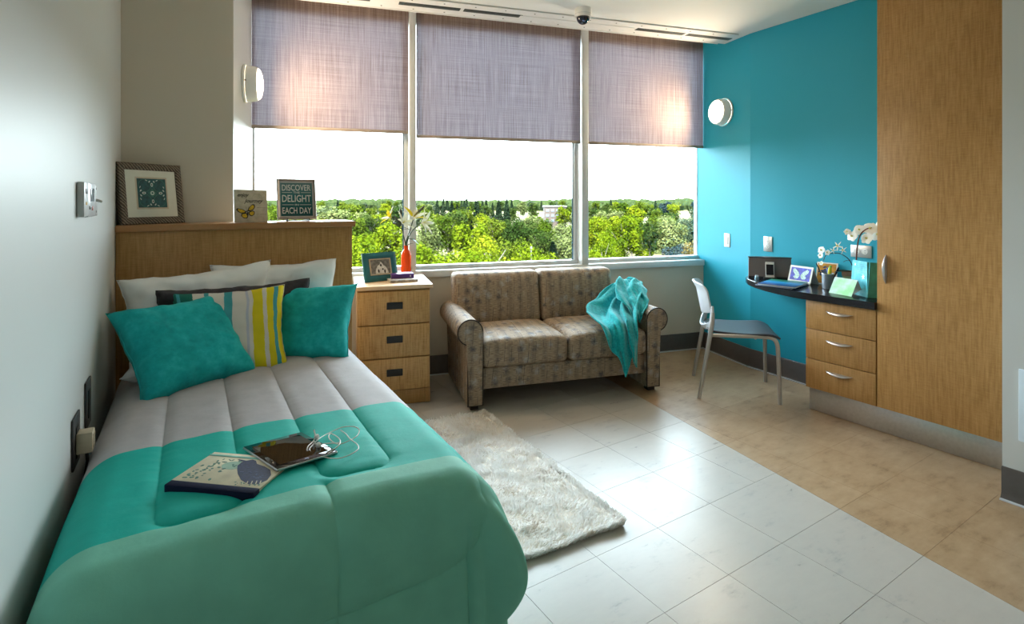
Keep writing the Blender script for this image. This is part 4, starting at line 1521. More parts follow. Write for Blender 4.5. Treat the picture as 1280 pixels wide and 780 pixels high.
mkbox('title_patch', plain('pale cover art', (0.66, 0.62, 0.66, 1), 0.5), b_, -0.040, 0.055, -0.030, 0.045, 0.0300, 0.0306, 0)
mkbox('spine_mark', plain('pale cover art', (0.66, 0.62, 0.66, 1), 0.5), b_, 0.050, 0.058, -0.0570, -0.0550, 0.009, 0.021, 0)
# ================================================================ sofa
def sofa_mat():
    t = NT('sofa fabric')
    tc = t.n('ShaderNodeTexCoord')
    wv = t.noise(t.coord('UV', (30, 330, 1)), 1.0, 2)
    base = t.ramp(wv, [(0.34, (0.20, 0.14, 0.088, 1)), (0.50, (0.315, 0.230, 0.152, 1)), (0.66, (0.43, 0.335, 0.24, 1))])
    # soft vertical columns
    sp = t.n('ShaderNodeSeparateXYZ')
    t.l(tc.outputs['UV'], sp.inputs[0])
    warp = t.noise(t.coord('UV', (3, 9, 1)), 1.0, 2)
    xw = t.math('ADD', sp.outputs['X'], t.math('MULTIPLY', t.math('SUBTRACT', warp, 0.5), 0.030))
    colm = t.math('SINE', t.math('MULTIPLY', xw, 2 * PI / 0.083))
    colf = t.ramp(t.math('MULTIPLY_ADD', colm, 0.5, 0.5), [(0.45, (0, 0, 0, 1)), (1.0, (1, 1, 1, 1))])
    c = t.mix(t.math('MULTIPLY', colf, 0.30), base, (0.085, 0.075, 0.070, 1))
    # pale sprigs
    mp = t.coord('UV', (13, 12, 1), (0, 0, 0.06))
    vo = t.n('ShaderNodeTexVoronoi')
    vo.inputs['Scale'].default_value = 1.0
    t.l(mp, vo.inputs['Vector'])
    nz2 = t.noise(t.coord('UV', (70, 70, 1)), 1.0, 3)
    pd = t.math('ADD', vo.outputs['Distance'], t.math('MULTIPLY', t.math('SUBTRACT', nz2, 0.5), 0.7))
    pale = t.ramp(pd, [(0.10, (1, 1, 1, 1)), (0.38, (0, 0, 0, 1))])
    c = t.mix(t.math('MULTIPLY', pale, 0.42), c, (0.42, 0.45, 0.46, 1))
    # dark flower heads strung along the columns
    mp2 = t.coord('UV', (1 / 0.083, 1 / 0.074, 1))
    vo2 = t.n('ShaderNodeTexVoronoi')
    vo2.inputs['Scale'].default_value = 1.0
    vo2.inputs['Randomness'].default_value = 0.5
    t.l(mp2, vo2.inputs['Vector'])
    nz = t.noise(t.coord('UV', (75, 75, 1)), 1.0, 4, 0.7)
    dd = t.math('ADD', vo2.outputs['Distance'], t.math('MULTIPLY', t.math('SUBTRACT', nz, 0.5), 0.9))
    dk = t.ramp(dd, [(0.04, (1, 1, 1, 1)), (0.36, (0, 0, 0, 1))])
    c = t.mix(t.math('MULTIPLY', dk, 0.82), c, (0.040, 0.043, 0.062, 1))
    # thin slanting stalks
    wa = t.n('ShaderNodeTexWave', wave_type='BANDS', bands_direction='X')
    wa.inputs['Scale'].default_value = 1.0 / 0.083 / 2.0 * 1.0
    wa.inputs['Distortion'].default_value = 2.2
    wa.inputs['Detail'].default_value = 1.0
    wa.inputs['Detail Scale'].default_value = 1.2
    t.l(t.coord('UV', (1, 0.45, 1), (0, 0, 0.16)), wa.inputs['Vector'])
    br = t.noise(t.coord('UV', (9, 14, 1)), 1.0, 1)
    sk = t.math('MULTIPLY', t.ramp(wa.outputs['Fac'], [(0.0, (1, 1, 1, 1)), (0.018, (0, 0, 0, 1))]), t.ramp(br, [(0.45, (0, 0, 0, 1)), (0.52, (1, 1, 1, 1))]))
    c = t.mix(t.math('MULTIPLY', sk, 0.75), c, (0.035, 0.035, 0.045, 1))
    t.col(c)
    t.set(0.66, 0, 0.42)
    t.bump(wv, 0.12, 0.002)
    return t.m
M_sofa = sofa_mat()
M_pipe = plain('sofa piping', (0.018, 0.014, 0.012, 1), 0.8)
SA = R(-16.2)
SO = Vector((1.643, 3.065, 0))
s = thing('loveseat', 'tan patterned two-seat sofa with rolled arms under the window', 'sofa', SO, SA)
SWD, SDP = 1.378, 0.78
AW = 0.097
def arm(xs):
    """xs=1 left arm (roll bulging to -x), -1 right arm mirrored"""
    prof = [(0.0, 0.035), (0.0, 0.425)]
    cx_, cz_, r_ = AW - 0.081, 0.506, 0.081
    a0 = math.atan2(0.432 - cz_, 0.0 - cx_)
    n = 22
    aa = a0 % (2 * PI)
    while aa > 0.0:
        prof.append((cx_ + r_ * math.cos(aa), cz_ + r_ * math.sin(aa)))
        aa -= 2 * PI / 34
    prof += [(AW, 0.49), (AW, 0.035)]
    if xs < 0:
        prof = [(SWD - x, z) for x, z in prof]
    bm = fresh()
    prism(bm, prof, 0.0, SDP - 0.05, lambda a, b, h: (a, h, b))
    es = [e for e in bm.edges if abs(e.verts[0].co.y - e.verts[1].co.y) < 1e-6]
    bmesh.ops.bevel(bm, geom=es, offset=0.010, segments=3, profile=0.5, affect='EDGES')
    a = done('armrest', bm, M_sofa, s, smooth=40)
    bm = fresh()
    ring = [(x, 0.004, z) for x, z in prof]
    tube(bm, ring, 0.0042, 6, closed=True)
    done('piping', bm, M_pipe, a)
    for y in (0.03, SDP - 0.15):
        x0 = 0.02 if xs > 0 else SWD - 0.075
        mkbox('foot', M_black, s, x0, x0 + 0.055, y, y + 0.06, 0.0, 0.036, 0.006)
arm(1)
arm(-1)
mkbox('base', M_sofa, s, AW, SWD - AW, 0.035, SDP - 0.06, 0.125, 0.262, 0.010)
def cushion(name, x0, x1, y0, y1, z0, z1, r, crown, axis, pipes=True, lean=0.0, seed=0):
    """soft rounded box; crown bulges the face along axis ('z' up, 'y' to the front)"""
    bm = fresh()
    box(bm, x0, x1, y0, y1, z0, z1, r, 5)
    bmesh.ops.subdivide_edges(bm, edges=[e for e in bm.edges if e.calc_length() > 0.12], cuts=9, use_grid_fill=True)
    cx_, cy_, cz_ = (x0 + x1) / 2, (y0 + y1) / 2, (z0 + z1) / 2
    hx, hy, hz = (x1 - x0) / 2, (y1 - y0) / 2, (z1 - z0) / 2
    for v in bm.verts:
        u = (v.co.x - cx_) / hx
        w = (v.co.y - cy_) / hy
        q = (v.co.z - cz_) / hz
        nz = noise.noise((v.co.x * 5 + seed, v.co.y * 5, v.co.z * 5)) * 0.004
        if axis == 'z':
            if q > 0.2:
                v.co.z += crown * (1 - u ** 4) * (1 - w ** 4) * q + nz
        else:
            if w < -0.2:
                v.co.y -= crown * (1 - u ** 4) * (1 - q ** 4) * -w + nz
        if lean:
            v.co.y += lean * (v.co.z - z0)
    return done(name, bm, M_sofa, s, smooth=50)
mid = SWD / 2
for a, b in ((AW + 0.003, mid - 0.003), (mid + 0.003, SWD - AW - 0.003)):
    cu = cushion('seat_cushion', a, b, -0.010, 0.575, 0.266, 0.440, 0.040, 0.022, 'z', seed=a * 10)
for a, b in ((0.02, mid - 0.002), (mid + 0.002, SWD - 0.07)):
    cushion('back_cushion', a, b, 0.530, 0.700, 0.420, 0.802, 0.035, 0.022, 'y', lean=0.17, seed=a * 7 + 3)
mkbox('back_frame', M_sofa, s, 0.02, SWD - 0.07, 0.70, 0.755, 0.13, 0.60, 0.012)

# throw blanket over the right seat and arm
sx, sy = Vector((math.cos(SA), math.sin(SA), 0)), Vector((-math.sin(SA), math.cos(SA), 0))
TH_ = math.atan(440 / 683)
fwd, rgt = Vector((math.sin(TH_), math.cos(TH_), 0)), Vector((math.cos(TH_), -math.sin(TH_), 0))
def sofa_pt(u, v, yl):
    """point of the sofa-frame plane y=yl that lies at image column u, row v -> local xyz"""
    d_ = fwd + rgt * ((u - 640) / 683)
    k_ = (SO + sy * yl).dot(sy) / d_.dot(sy)
    P = d_ * k_
    z = CAM_H - (v - 250) / 683 * k_
    loc = P - SO
    return Vector((loc.dot(sx), loc.dot(sy), z))
def throw_mat():
    t = NT('turquoise fleece')
    v = t.coord('Object')
    a = t.noise(v, 60, 4, 0.7)
    t.col(t.ramp(a, [(0.3, (0.0, 0.22, 0.24, 1)), (0.5, (0.004, 0.36, 0.39, 1)), (0.7, (0.02, 0.48, 0.50, 1))]))
    t.set(0.9, 0, 0.1, sheen=0.3)
    t.bump(t.noise(v, 220, 3), 0.5, 0.004)
    return t.m
M_throw = throw_mat()
def sofa_solid(p):
    """inside the sofa (local coordinates)?"""
    x, y, z = p
    if AW < x < SWD - AW and -0.012 < y < 0.58 and 0.12 < z < 0.463:
        return True
    if 0.02 < x < SWD - 0.07 and 0.42 < z < 0.805 and y > 0.510 + 0.17 * (z - 0.42):
        return True
    if x > SWD - AW and -0.002 < y < SDP:
        if z < 0.50 and x < SWD:
            return True
        if math.hypot(x - (SWD - AW + 0.081), z - 0.506) < 0.084:
            return True
    return False
# centre lines of the throw: distance, point, width, fold height, rise of the right edge
THROW_MAIN = [
    (0.00, (1.40, 0.52, 0.600), 0.10, 0.018, 0.00), (0.06, (1.385, 0.475, 0.650), 0.15, 0.024, 0.00), (0.14, (1.35, 0.42, 0.655), 0.22, 0.028, 0.01), (0.27, (1.26, 0.36, 0.600), 0.33, 0.030, 0.05),
    (0.42, (1.17, 0.28, 0.535), 0.42, 0.030, 0.10), (0.54, (1.12, 0.18, 0.500), 0.43, 0.028, 0.10), (0.64, (1.08, 0.07, 0.488), 0.34, 0.026, 0.05), (0.71, (1.06, -0.015, 0.474), 0.27, 0.024, 0.02),
    (0.77, (1.055, -0.050, 0.425), 0.23, 0.024, 0.0), (0.88, (1.065, -0.050, 0.330), 0.19, 0.026, 0.0), (1.00, (1.085, -0.048, 0.225), 0.12, 0.030, 0.0)]
THROW_FLAP = [
    (0.00, (1.345, 0.50, 0.640), 0.08, 0.016, 0.0), (0.15, (1.350, 0.44, 0.715), 0.13, 0.020, 0.0), (0.35, (1.330, 0.36, 0.700), 0.20, 0.022, 0.0), (0.58, (1.290, 0.26, 0.650), 0.25, 0.022, 0.0),
    (0.78, (1.270, 0.16, 0.600), 0.23, 0.020, 0.0), (0.92, (1.245, 0.08, 0.545), 0.13, 0.018, 0.0), (1.00, (1.225, 0.03, 0.505), 0.05, 0.014, 0.0)]
def throw_row(line, t):
    for (a, p, s1, m1, r1), (b, q, s2, m2, r2) in zip(line, line[1:]):
        if t <= b:
            f = (t - a) / (b - a)
            return Vector(p).lerp(Vector(q), f), s1 + (s2 - s1) * f, m1 + (m2 - m1) * f, r1 + (r2 - r1) * f
    return Vector(line[-1][1]), line[-1][2], line[-1][3], 0.0
def throw_sheet(bm, line, nu, nv, folds, seed, hem):
    rows = []
    for j in range(nv + 1):
        t = j / nv
        p, span, amp, rise = throw_row(line, t)
        d = (throw_row(line, min(1, t + 0.07))[0] - throw_row(line, max(0, t - 0.07))[0]).normalized()
        wd = Vector((d.y, -d.x, 0))
        if wd.x < 0:
            wd = -wd
        if wd.length < 1e-3:
            wd = Vector((1, 0, 0))
        wd = wd.normalized().lerp(Vector((1, 0, 0)), min(1, 0.35 + t)).normalized()
        nr = wd.cross(d).normalized()
        if nr.z < -0.2 or (abs(nr.z) <= 0.2 and nr.y > 0):
            nr = -nr
        row = []
        for i in range(nu + 1):
            f = i / nu
            # gathered folds of unequal size that wander, merge and twist down the length
            ph = folds * (f + 0.10 * math.sin(2 * PI * f + seed)) + 0.75 * t * (1 - f) + 0.75 * noise.noise((f * 1.7, t * 2.6, seed)) + 0.22 * noise.noise((f * 4, t * 6, seed + 4))
            tri = math.sin((2 * abs(2 * (ph - math.floor(ph + 0.5))) - 1) * PI / 2)
            small = 0.7 * noise.noise((f * 6, t * 5, seed + 1)) + 0.45 * noise.noise((f * 13, t * 11, seed + 2))
            slip = math.cos(2 * PI * ph) * 0.6 * amp
            big = 0.75 + 0.6 * noise.noise((f * 2.4, t * 3.4, seed + 8))
            h = amp * (1.05 * tri * big + 1.1 + 0.6 * small)
            edge = 2 * f - 1
            rim = 0.020 * noise.noise((t * 5, 2.0 * (1 if edge > 0 else -1), seed + 1.0)) * abs(edge) ** 3
            q = p + wd * (span * (f - 0.5) + slip + rim) + nr * h + Vector((0, 0, rise * max(0.0, f - 0.35) / 0.65))
            if t > 0.88:
                q.z += (t - 0.88) * hem * math.sin(2.7 * PI * f + seed)
            for _ in range(60):
                if not sofa_solid((q.x, q.y + 0.006, q.z - 0.006)):
                    break
                q += Vector((0, -0.0045, 0.0045))
            row.append(q)
        rows.append(row)
    for _ in range(4):
        new = [r[:] for r in rows]
        for j in range(1, nv):
            for i in range(1, nu):
                new[j][i] = rows[j][i] * 0.5 + (rows[j - 1][i] + rows[j + 1][i] + rows[j][i - 1] + rows[j][i + 1]) * 0.125
        rows = new
    grid(bm, rows)
def blanket():
    bm = fresh()
    throw_sheet(bm, THROW_MAIN, 130, 110, 3.1, 1.3, 0.55)
    throw_sheet(bm, THROW_FLAP, 80, 70, 2.1, 5.2, 0.25)
    o = done('throw_blanket', bm, M_throw, None, SO, (0, 0, SA), smooth=180)
    tag(o, 'bunched turquoise fleece throw over the sofa right seat and arm', 'blanket')
    md = o.modifiers.new('thickness', 'SOLIDIFY')
    md.thickness = 0.010
    md.offset = 0
blanket()

# ================================================================ shag rug
def rug():
    rr = R(-4.0)
    o0 = Vector((1.713, 3.000, 0))
    root = thing('shag_rug', 'white shaggy rug on the floor beside the bed', 'rug', o0, rr)
    w, l = 0.95, 1.345
    M_rb = plain('rug backing', (0.80, 0.74, 0.66, 1), 0.9)
    mkbox('backing', M_rb, root, -w, -0.012, -l + 0.01, -0.012, 0.0, 0.017, 0.006)
    t = NT('shag pile')
    v = t.coord('Object')
    a = t.noise(v, 22, 3, 0.6)
    cr_ = (t.ramp(a, [(0.28, (0.80, 0.74, 0.66, 1)), (0.42, (0.90, 0.88, 0.85, 1)), (0.7, (0.94, 0.93, 0.91, 1))]))
    df = t.n('ShaderNodeBsdfDiffuse')
    tl = t.n('ShaderNodeBsdfTranslucent')
    mx = t.n('ShaderNodeMixShader')
    mx.inputs[0].default_value = 0.45
    ge = t.n('ShaderNodeNewGeometry')
    va = t.n('ShaderNodeVectorMath', operation='MULTIPLY_ADD')
    va.inputs[1].default_value = (0.35, 0.35, 0.35)
    va.inputs[2].default_value = (0, 0, 0.8)
    t.l(ge.outputs['Normal'], va.inputs[0])
    vn = t.n('ShaderNodeVectorMath', operation='NORMALIZE')
    t.l(va.outputs[0], vn.inputs[0])
    mx.inputs[0].default_value = 0.5
    t.l(cr_, df.inputs[0])
    t.l(cr_, tl.inputs[0])
    t.l(df.outputs[0], mx.inputs[1])
    t.l(tl.outputs[0], mx.inputs[2])
    t.l(mx.outputs[0], t.out.inputs[0])
    rnd = random.Random(3)
    vs, fs = [], []
    N = 46000
    for i in range(N):
        x, y = rnd.uniform(-w + 0.002, 0.0), rnd.uniform(-l, 0.0)
        if rnd.random() < 0.10:
            if rnd.random() < 0.6:
                x = rnd.uniform(-0.012, 0.004)
            else:
                y = -l + rnd.uniform(-0.006, 0.012)
        wob = 0.010 * noise.noise((x * 7, y * 7, 2.2))
        if x > -0.02:
            x += wob
        if y < -l + 0.02 or y > -0.02:
            y += wob
        ang = noise.noise((x * 6, y * 6, 0.4)) * 5 + rnd.uniform(-0.9, 0.9)
        h = 0.024 + 0.012 * rnd.random() + 0.012 * noise.noise((x * 13, y * 13, 7))
        ln = 0.010 + 0.016 * rnd.random()
        dx, dy = math.cos(ang) * ln, math.sin(ang) * ln
        # blades near the rim lean outwards
        if x > -0.02:
            dx = abs(dx) * 0.8
        if y < -l + 0.02:
            dy = -abs(dy) * 0.8
        q = rnd.uniform(0, PI)
        wx, wy = math.cos(q) * 0.0030, math.sin(q) * 0.0030
        k = len(vs)
        vs += [(x - wx, y - wy, 0.006), (x + wx, y + wy, 0.006), (x + dx * 0.45 + wx, y + dy * 0.45 + wy, h * 0.7), (x + dx * 0.45 - wx, y + dy * 0.45 - wy, h * 0.7), (x + dx, y + dy, h)]
        fs += [(k, k + 1, k + 2, k + 3), (k + 3, k + 2, k + 4)]
    me = bpy.data.meshes.new('pile')
    me.from_pydata(vs, [], fs)
    me.materials.append(t.m)
    for p in me.polygons:
        p.use_smooth = True
    o = bpy.data.objects.new('pile', me)
    COL.objects.link(o)
    o.parent = root
    o['kind'] = 'stuff'
rug()

# ================================================================ desk chair
M_shell = plain('pale grey plastic', (0.60, 0.63, 0.68, 1), 0.45, var=0.02)
M_leg = plain('satin aluminium leg', (0.46, 0.43, 0.41, 1), 0.35, 0.6, var=0.03)
M_seat = plain('dark seat', (0.045, 0.042, 0.050, 1), 0.40)
c = thing('desk_chair', 'grey plastic side chair with dark seat at the desk', 'chair', (3.443, 2.414, 0), R(-137))
# local: y forward, x to the side nearest the bed
def soft_tube(name, pts, r, parent, mat, n=10, k=5, flat_=1.0):
    bm = fresh()
    sp = smooth_path(pts, k)
    if isinstance(r, (list, tuple)):
        rr = []
        m_ = len(sp)
        for i in range(m_):
            f = i / (m_ - 1) * (len(r) - 1)
            a = int(min(f, len(r) - 2))
            rr.append(r[a] + (r[a + 1] - r[a]) * (f - a))
    else:
        rr = r
    tube(bm, sp, rr, n)
    return done(name, bm, mat, parent)
for sx_ in (1, -1):
    xf, xr = 0.222 * sx_, 0.250 * sx_
    soft_tube('leg', [(xf + 0.014 * sx_, 0.246, 0.0), (xf + 0.008 * sx_, 0.244, 0.12), (xf, 0.240, 0.30), (xf - 0.004 * sx_, 0.232, 0.395), (xf - 0.008 * sx_, 0.205, 0.428), (xf - 0.008 * sx_, 0.15, 0.434)], [0.0125, 0.013, 0.0135, 0.0135, 0.013, 0.012], c, M_leg)
    soft_tube('leg', [(xr, -0.262, 0.0), (xr - 0.008 * sx_, -0.236, 0.15), (xr - 0.022 * sx_, -0.196, 0.38), (xr - 0.030 * sx_, -0.176, 0.50), (xr - 0.042 * sx_, -0.168, 0.58)], [0.0125, 0.013, 0.0145, 0.0150, 0.011], c, M_leg)
    soft_tube('side_rail', [(xf - 0.008 * sx_, 0.16, 0.434), (xf - 0.004 * sx_, 0.0, 0.432), (xr - 0.030 * sx_, -0.185, 0.428)], 0.012, c, M_leg)
soft_tube('cross_rail', [(-0.215, 0.10, 0.425), (0, 0.10, 0.418), (0.215, 0.10, 0.425)], 0.010, c, M_leg)
for x in (-0.16, 0.16):
    mkbox('glide_boss', M_leg, c, x - 0.02, x + 0.02, -0.06, -0.01, 0.408, 0.428, 0.006)
# seat pan: thin, waterfall front, rounded back corners
bm = fresh()
rows = []
nx, ny = 16, 18
for j in range(ny + 1):
    f = j / ny
    y = -0.205 + 0.465 * f
    hw = 0.205 + 0.022 * f if f > 0.15 else 0.205 - 0.05 * (1 - f / 0.15) ** 2
    if f > 0.93:
        hw -= 0.02 * ((f - 0.93) / 0.07) ** 2
    z = 0.456 - 0.010 * math.sin(PI * min(1, f * 1.1)) - (0.030 * ((f - 0.8) / 0.2) ** 2 if f > 0.8 else 0)
    rows.append([Vector((hw * (-1 + 2 * i / nx), y, z + 0.004 * (2 * i / nx - 1) ** 2)) for i in range(nx + 1)])
grid(bm, rows)
so = done('seat', bm, M_seat, c, smooth=60)
md = so.modifiers.new('thickness', 'SOLIDIFY')
md.thickness = 0.014
md.offset = -1
md2 = so.modifiers.new('soft', 'BEVEL')
md2.width = 0.004
md2.segments = 2
# back shell: curved band over an open slot, with two side stems and a low bridge
def back_pt(a, z, off_=0.0):
    """a in -1..1 across; z height"""
    hw = 0.176 + 0.010 * math.sin(PI * (z - 0.56) / 0.21)
    y = -0.168 - 0.20 * (z - 0.56) - 0.055 * (1 - a * a)
    if z > 0.72:
        y -= 0.06 * (z - 0.72) / 0.05 * 0.3
    return Vector((hw * a, y, z))
bm = fresh()
rows = []
nz_, na = 14, 20
for j in range(nz_ + 1):
    row = []
    for i in range(na + 1):
        a = -1 + 2 * i / na
        zlo = 0.575 - 0.030 * (1 - a * a) 
        zhi = 0.772 - 0.012 * a * a
        if abs(a) > 0.85:
            zhi -= 0.02 * ((abs(a) - 0.85) / 0.15) ** 2
        z = zlo + (zhi - zlo) * j / nz_
        row.append(back_pt(a, z))
    rows.append(row)
grid(bm, rows)
bo = done('backrest', bm, M_shell, c, smooth=60)
md = bo.modifiers.new('thickness', 'SOLIDIFY')
md.thickness = 0.012
md.offset = 0
md2 = bo.modifiers.new('soft', 'BEVEL')
md2.width = 0.004
md2.segments = 2
for sx_ in (1, -1):
    soft_tube('back_stem', [(0.185 * sx_, -0.170, 0.62), (0.200 * sx_, -0.172, 0.56), (0.214 * sx_, -0.178, 0.50), (0.218 * sx_, -0.186, 0.44)], [0.008, 0.014, 0.016, 0.015], c, M_shell)
bm = fresh()
rows = []
for j in range(9):
    f = j / 8
    row = []
    for i in range(na + 1):
        a = -1 + 2 * i / na
        z = 0.430 + 0.030 * f + 0.060 * abs(a) ** 2.2
        row.append(Vector((0.212 * a, -0.190 - 0.045 * (1 - a * a) * (0.4 + 0.6 * f), z)))
    rows.append(row)
grid(bm, rows)
bo = done('lower_bridge', bm, M_shell, c, smooth=60)
md = bo.modifiers.new('thickness', 'SOLIDIFY')
md.thickness = 0.010

# ================================================================ things on the desk
DZ = 0.760
M_spk = plain('speaker grille', (0.19, 0.17, 0.17, 1), 0.8, var=0.15, scale=300)
pl, pr = Vector((3.760, 2.505, 0)), Vector((3.925, 2.290, 0))
d_ = (pr - pl).normalized()
mid_ = (pl + pr) / 2
t = thing('speaker_dock', 'black speaker dock on the rounded end of the desk', 'speaker', (mid_.x, mid_.y, DZ), math.atan2(d_.y, d_.x))
bm = fresh()
prof = [(-0.145 + 0.29 * i / 16, -0.012 * (1 - (2 * i / 16 - 1) ** 2)) for i in range(17)]
poly = prof + [(0.145, 0.030), (0.10, 0.055), (-0.10, 0.055), (-0.145, 0.030)]
prism(bm, poly, 0.016, 0.158)
done('grille', bm, M_spk, t, smooth=30)
bm = fresh()
poly = [(x * 1.01, y - 0.004) for x, y in prof] + [(0.148, 0.032), (0.10, 0.06), (-0.10, 0.06), (-0.148, 0.032)]
prism(bm, poly, 0.0, 0.016)
prism(bm, [(x * 1.01, y - 0.001) for x, y in poly], 0.156, 0.161)
done('body', bm, M_black, t, smooth=30)
mkbox('dock_cradle', M_black, t, -0.045, 0.045, -0.075, 0.0, 0.0, 0.014, 0.006)
pm = t.matrix_basis.copy()
ph = thing('phone', 'white phone standing upright in the speaker dock', 'phone', mtx=Matrix.Translation((mid_.x, mid_.y, DZ)) @ Euler((0, 0, math.atan2(d_.y, d_.x))).to_matrix().to_4x4() @ Matrix.Translation((-0.002, -0.040, 0.0145)) @ Euler((R(-10), 0, 0)).to_matrix().to_4x4())
mkbox('case', M_white, ph, -0.030, 0.030, -0.004, 0.004, 0.0, 0.115, 0.003, 3)
mkbox('screen', plain('phone screen', (0.004, 0.004, 0.010, 1), 0.08, spec=0.8), ph, -0.025, 0.025, -0.0046, -0.003, 0.018, 0.096, 0)
p = Vector(cam_xy(946, 349.5, DZ))
t = thing('glass_jar', 'tiny pale blue glass jar beside the speaker dock', 'jar', p)
bm = fresh()
lathe(bm, [(0, 0), (0.014, 0.0), (0.015, 0.003), (0.015, 0.020), (0.012, 0.024), (0, 0.024)], 16)
done('body', bm, plain('pale blue glass', (0.30, 0.50, 0.62, 1), 0.15, 0.2), t)
bm = fresh()
lathe(bm, [(0, 0.024), (0.013, 0.024), (0.013, 0.032), (0.010, 0.034), (0, 0.034)], 16)
done('lid', bm, M_silver, t)

# stacked folders
fo = Vector((3.600, 2.150, 0))
fy = R(14)
M_fblue = plain('blue cover', (0.012, 0.10, 0.42, 1), 0.35, var=0.2)
t = thing('notebook', 'white-edged notebook with blue and green banded cover on the desk', 'notebook', (fo.x, fo.y, DZ + 0.010), fy)
mkbox('pages', plain('notebook pages', (0.75, 0.75, 0.73, 1), 0.7, var=0.03), t, -0.138, 0.148, -0.118, 0.118, 0.001, 0.009, 0.001)
def band_mat():
    q = NT('banded cover')
    tc = q.n('ShaderNodeTexCoord')
    s_ = q.n('ShaderNodeSeparateXYZ')
    q.l(tc.outputs['Object'], s_.inputs[0])
    q.col(q.ramp(q.math('MULTIPLY_ADD', s_.outputs['X'], 3.3, 0.5), [(0.0, (0.008, 0.045, 0.20, 1)), (0.26, (0.010, 0.14, 0.40, 1)), (0.42, (0.02, 0.30, 0.62, 1)), (0.60, (0.012, 0.20, 0.30, 1)), (0.76, (0.01, 0.19, 0.09, 1))], 'CONSTANT'))
    q.set(0.3, 0, 0.5)
    return q.m
mkbox('cover', band_mat(), t, -0.142, 0.150, -0.120, 0.120, 0.009, 0.011, 0.0005)
mkbox('back_cover', M_fblue, t, -0.142, 0.150, -0.120, 0.120, 0.0, 0.0012, 0.0005)
t = thing('folder', 'dark blue folder lying under the banded notebook', 'folder', (fo.x + 0.015, fo.y + 0.015, DZ), R(9))
mkbox('cover', M_navy, t, -0.150, 0.155, -0.125, 0.125, 0.0, 0.003, 0.0005)
mkbox('sheets', plain('folder sheets', (0.45, 0.5, 0.62, 1), 0.7), t, -0.146, 0.150, -0.120, 0.120, 0.003, 0.0085, 0.0005)
mkbox('cover', M_navy, t, -0.148, 0.152, -0.122, 0.122, 0.0085, 0.0098, 0.0005)

def card(name, label, pa, pb, h, lean, M_front, back=None, cat='card', thick=0.0012, M_back=None):
    """standing card whose lower front edge runs pa->pb (left to right seen from the room)"""
    pa, pb = Vector((pa[0], pa[1], 0)), Vector((pb[0], pb[1], 0))
    d_ = (pb - pa)
    w = d_.length
    t = thing(name, label, cat, (pa.x, pa.y, DZ), math.atan2(d_.y, d_.x))
    # front panel leans back by lean
    bm = fresh()
    box(bm, 0, w, 0, thick, 0, h)
    f = done('front_panel', bm, M_front, t, smooth=0)
    f.rotation_euler = (-lean, 0, 0)
    if back is not None:
        top = Vector((0, math.sin(lean) * h, math.cos(lean) * h))
        bl = math.atan2(back - top.y, top.z)
        bm = fresh()
        box(bm, 0, w, 0, thick, -h * math.cos(lean) / math.cos(bl), 0)
        b = done('back_panel', bm, M_back or M_front, t, smooth=0)
        b.location = top
        b.rotation_euler = (bl, 0, 0)
    return t, f, w
M_cardw = plain('white card', (0.78, 0.76, 0.70, 1), 0.7, var=0.03)
t, f, w = card('greeting_card', 'white card with a butterfly on bright blue by the notebook', (3.812, 2.243), (3.775, 2.058), 0.125, R(16), M_cardw, 0.085)
M_cblue = plain('card blue', (0.025, 0.03, 0.40, 1), 0.5, var=0.5, scale=50)
flat('print', [[(0.014, 0.022), (w - 0.014, 0.022), (w - 0.014, 0.112), (0.014, 0.112)]], M_cblue, f, -0.0001)
cx_ = w / 2
wl = [(cx_ - 0.004, 0.060), (cx_ - 0.020, 0.084), (cx_ - 0.050, 0.104), (cx_ - 0.066, 0.098), (cx_ - 0.060, 0.078), (cx_ - 0.040, 0.060), (cx_ - 0.052, 0.044), (cx_ - 0.040, 0.032), (cx_ - 0.016, 0.034), (cx_ - 0.006, 0.050)]
M_cbf = plain('card butterfly', (0.42, 0.60, 0.55, 1), 0.5, var=0.5, scale=120)
flat('butterfly', [wl, [(2 * cx_ - x, z) for x, z in reversed(wl)]], M_cbf, f, -0.0007)
t, f, w = card('picture_card', 'orange card with blue flowers leaning at the wall', (3.900, 2.092), (3.908, 1.955), 0.155, R(14), M_cardw, None, thick=0.006)
flat('print', [[(0.008, 0.008), (w - 0.008, 0.008), (w - 0.008, 0.147), (0.008, 0.147)]], plain('card orange', (0.50, 0.22, 0.012, 1), 0.6, var=0.5, scale=26), f, -0.0001)
rnd = random.Random(9)
pet = []
for _ in range(22):
    x, z = w * 0.42 + rnd.gauss(0, 0.018), 0.088 + rnd.gauss(0, 0.022)
    pet.append(ell(min(max(x, 0.016), w - 0.016), min(max(z, 0.02), 0.135), rnd.uniform(0.005, 0.012), rnd.uniform(0.004, 0.008), 9, rnd.uniform(0, 3)))
flat('flower_print', pet, plain('card flower blue', (0.02, 0.05, 0.12, 1), 0.6, var=0.6, scale=90), f, -0.0008)

# pencil cup and pens
cpos = Vector((3.735, 1.918, DZ))
t = thing('pencil_cup', 'silver mesh pencil cup full of pens on the desk', 'pencil cup', cpos)
def mesh_cup_mat():
    q = NT('perforated metal')
    vo = q.n('ShaderNodeTexChecker')
    vo.inputs['Scale'].default_value = 170
    q.l(q.coord('Object'), vo.inputs['Vector'])
    q.col(q.mix(vo.outputs['Fac'], (0.36, 0.40, 0.45, 1), (0.12, 0.15, 0.20, 1)))
    q.set(0.35, 0.5, 0.5)
    return q.m
bm = fresh()
lathe(bm, [(0, 0.0), (0.031, 0.0), (0.033, 0.002), (0.036, 0.100), (0.034, 0.100), (0.031, 0.004), (0, 0.004)], 28)
done('cup', bm, mesh_cup_mat(), t)
bm = fresh()
lathe(bm, [(0.0345, 0.096), (0.0375, 0.097), (0.0380, 0.101), (0.0365, 0.103), (0.0335, 0.102)], 28)
done('rim', bm, M_silver, t)
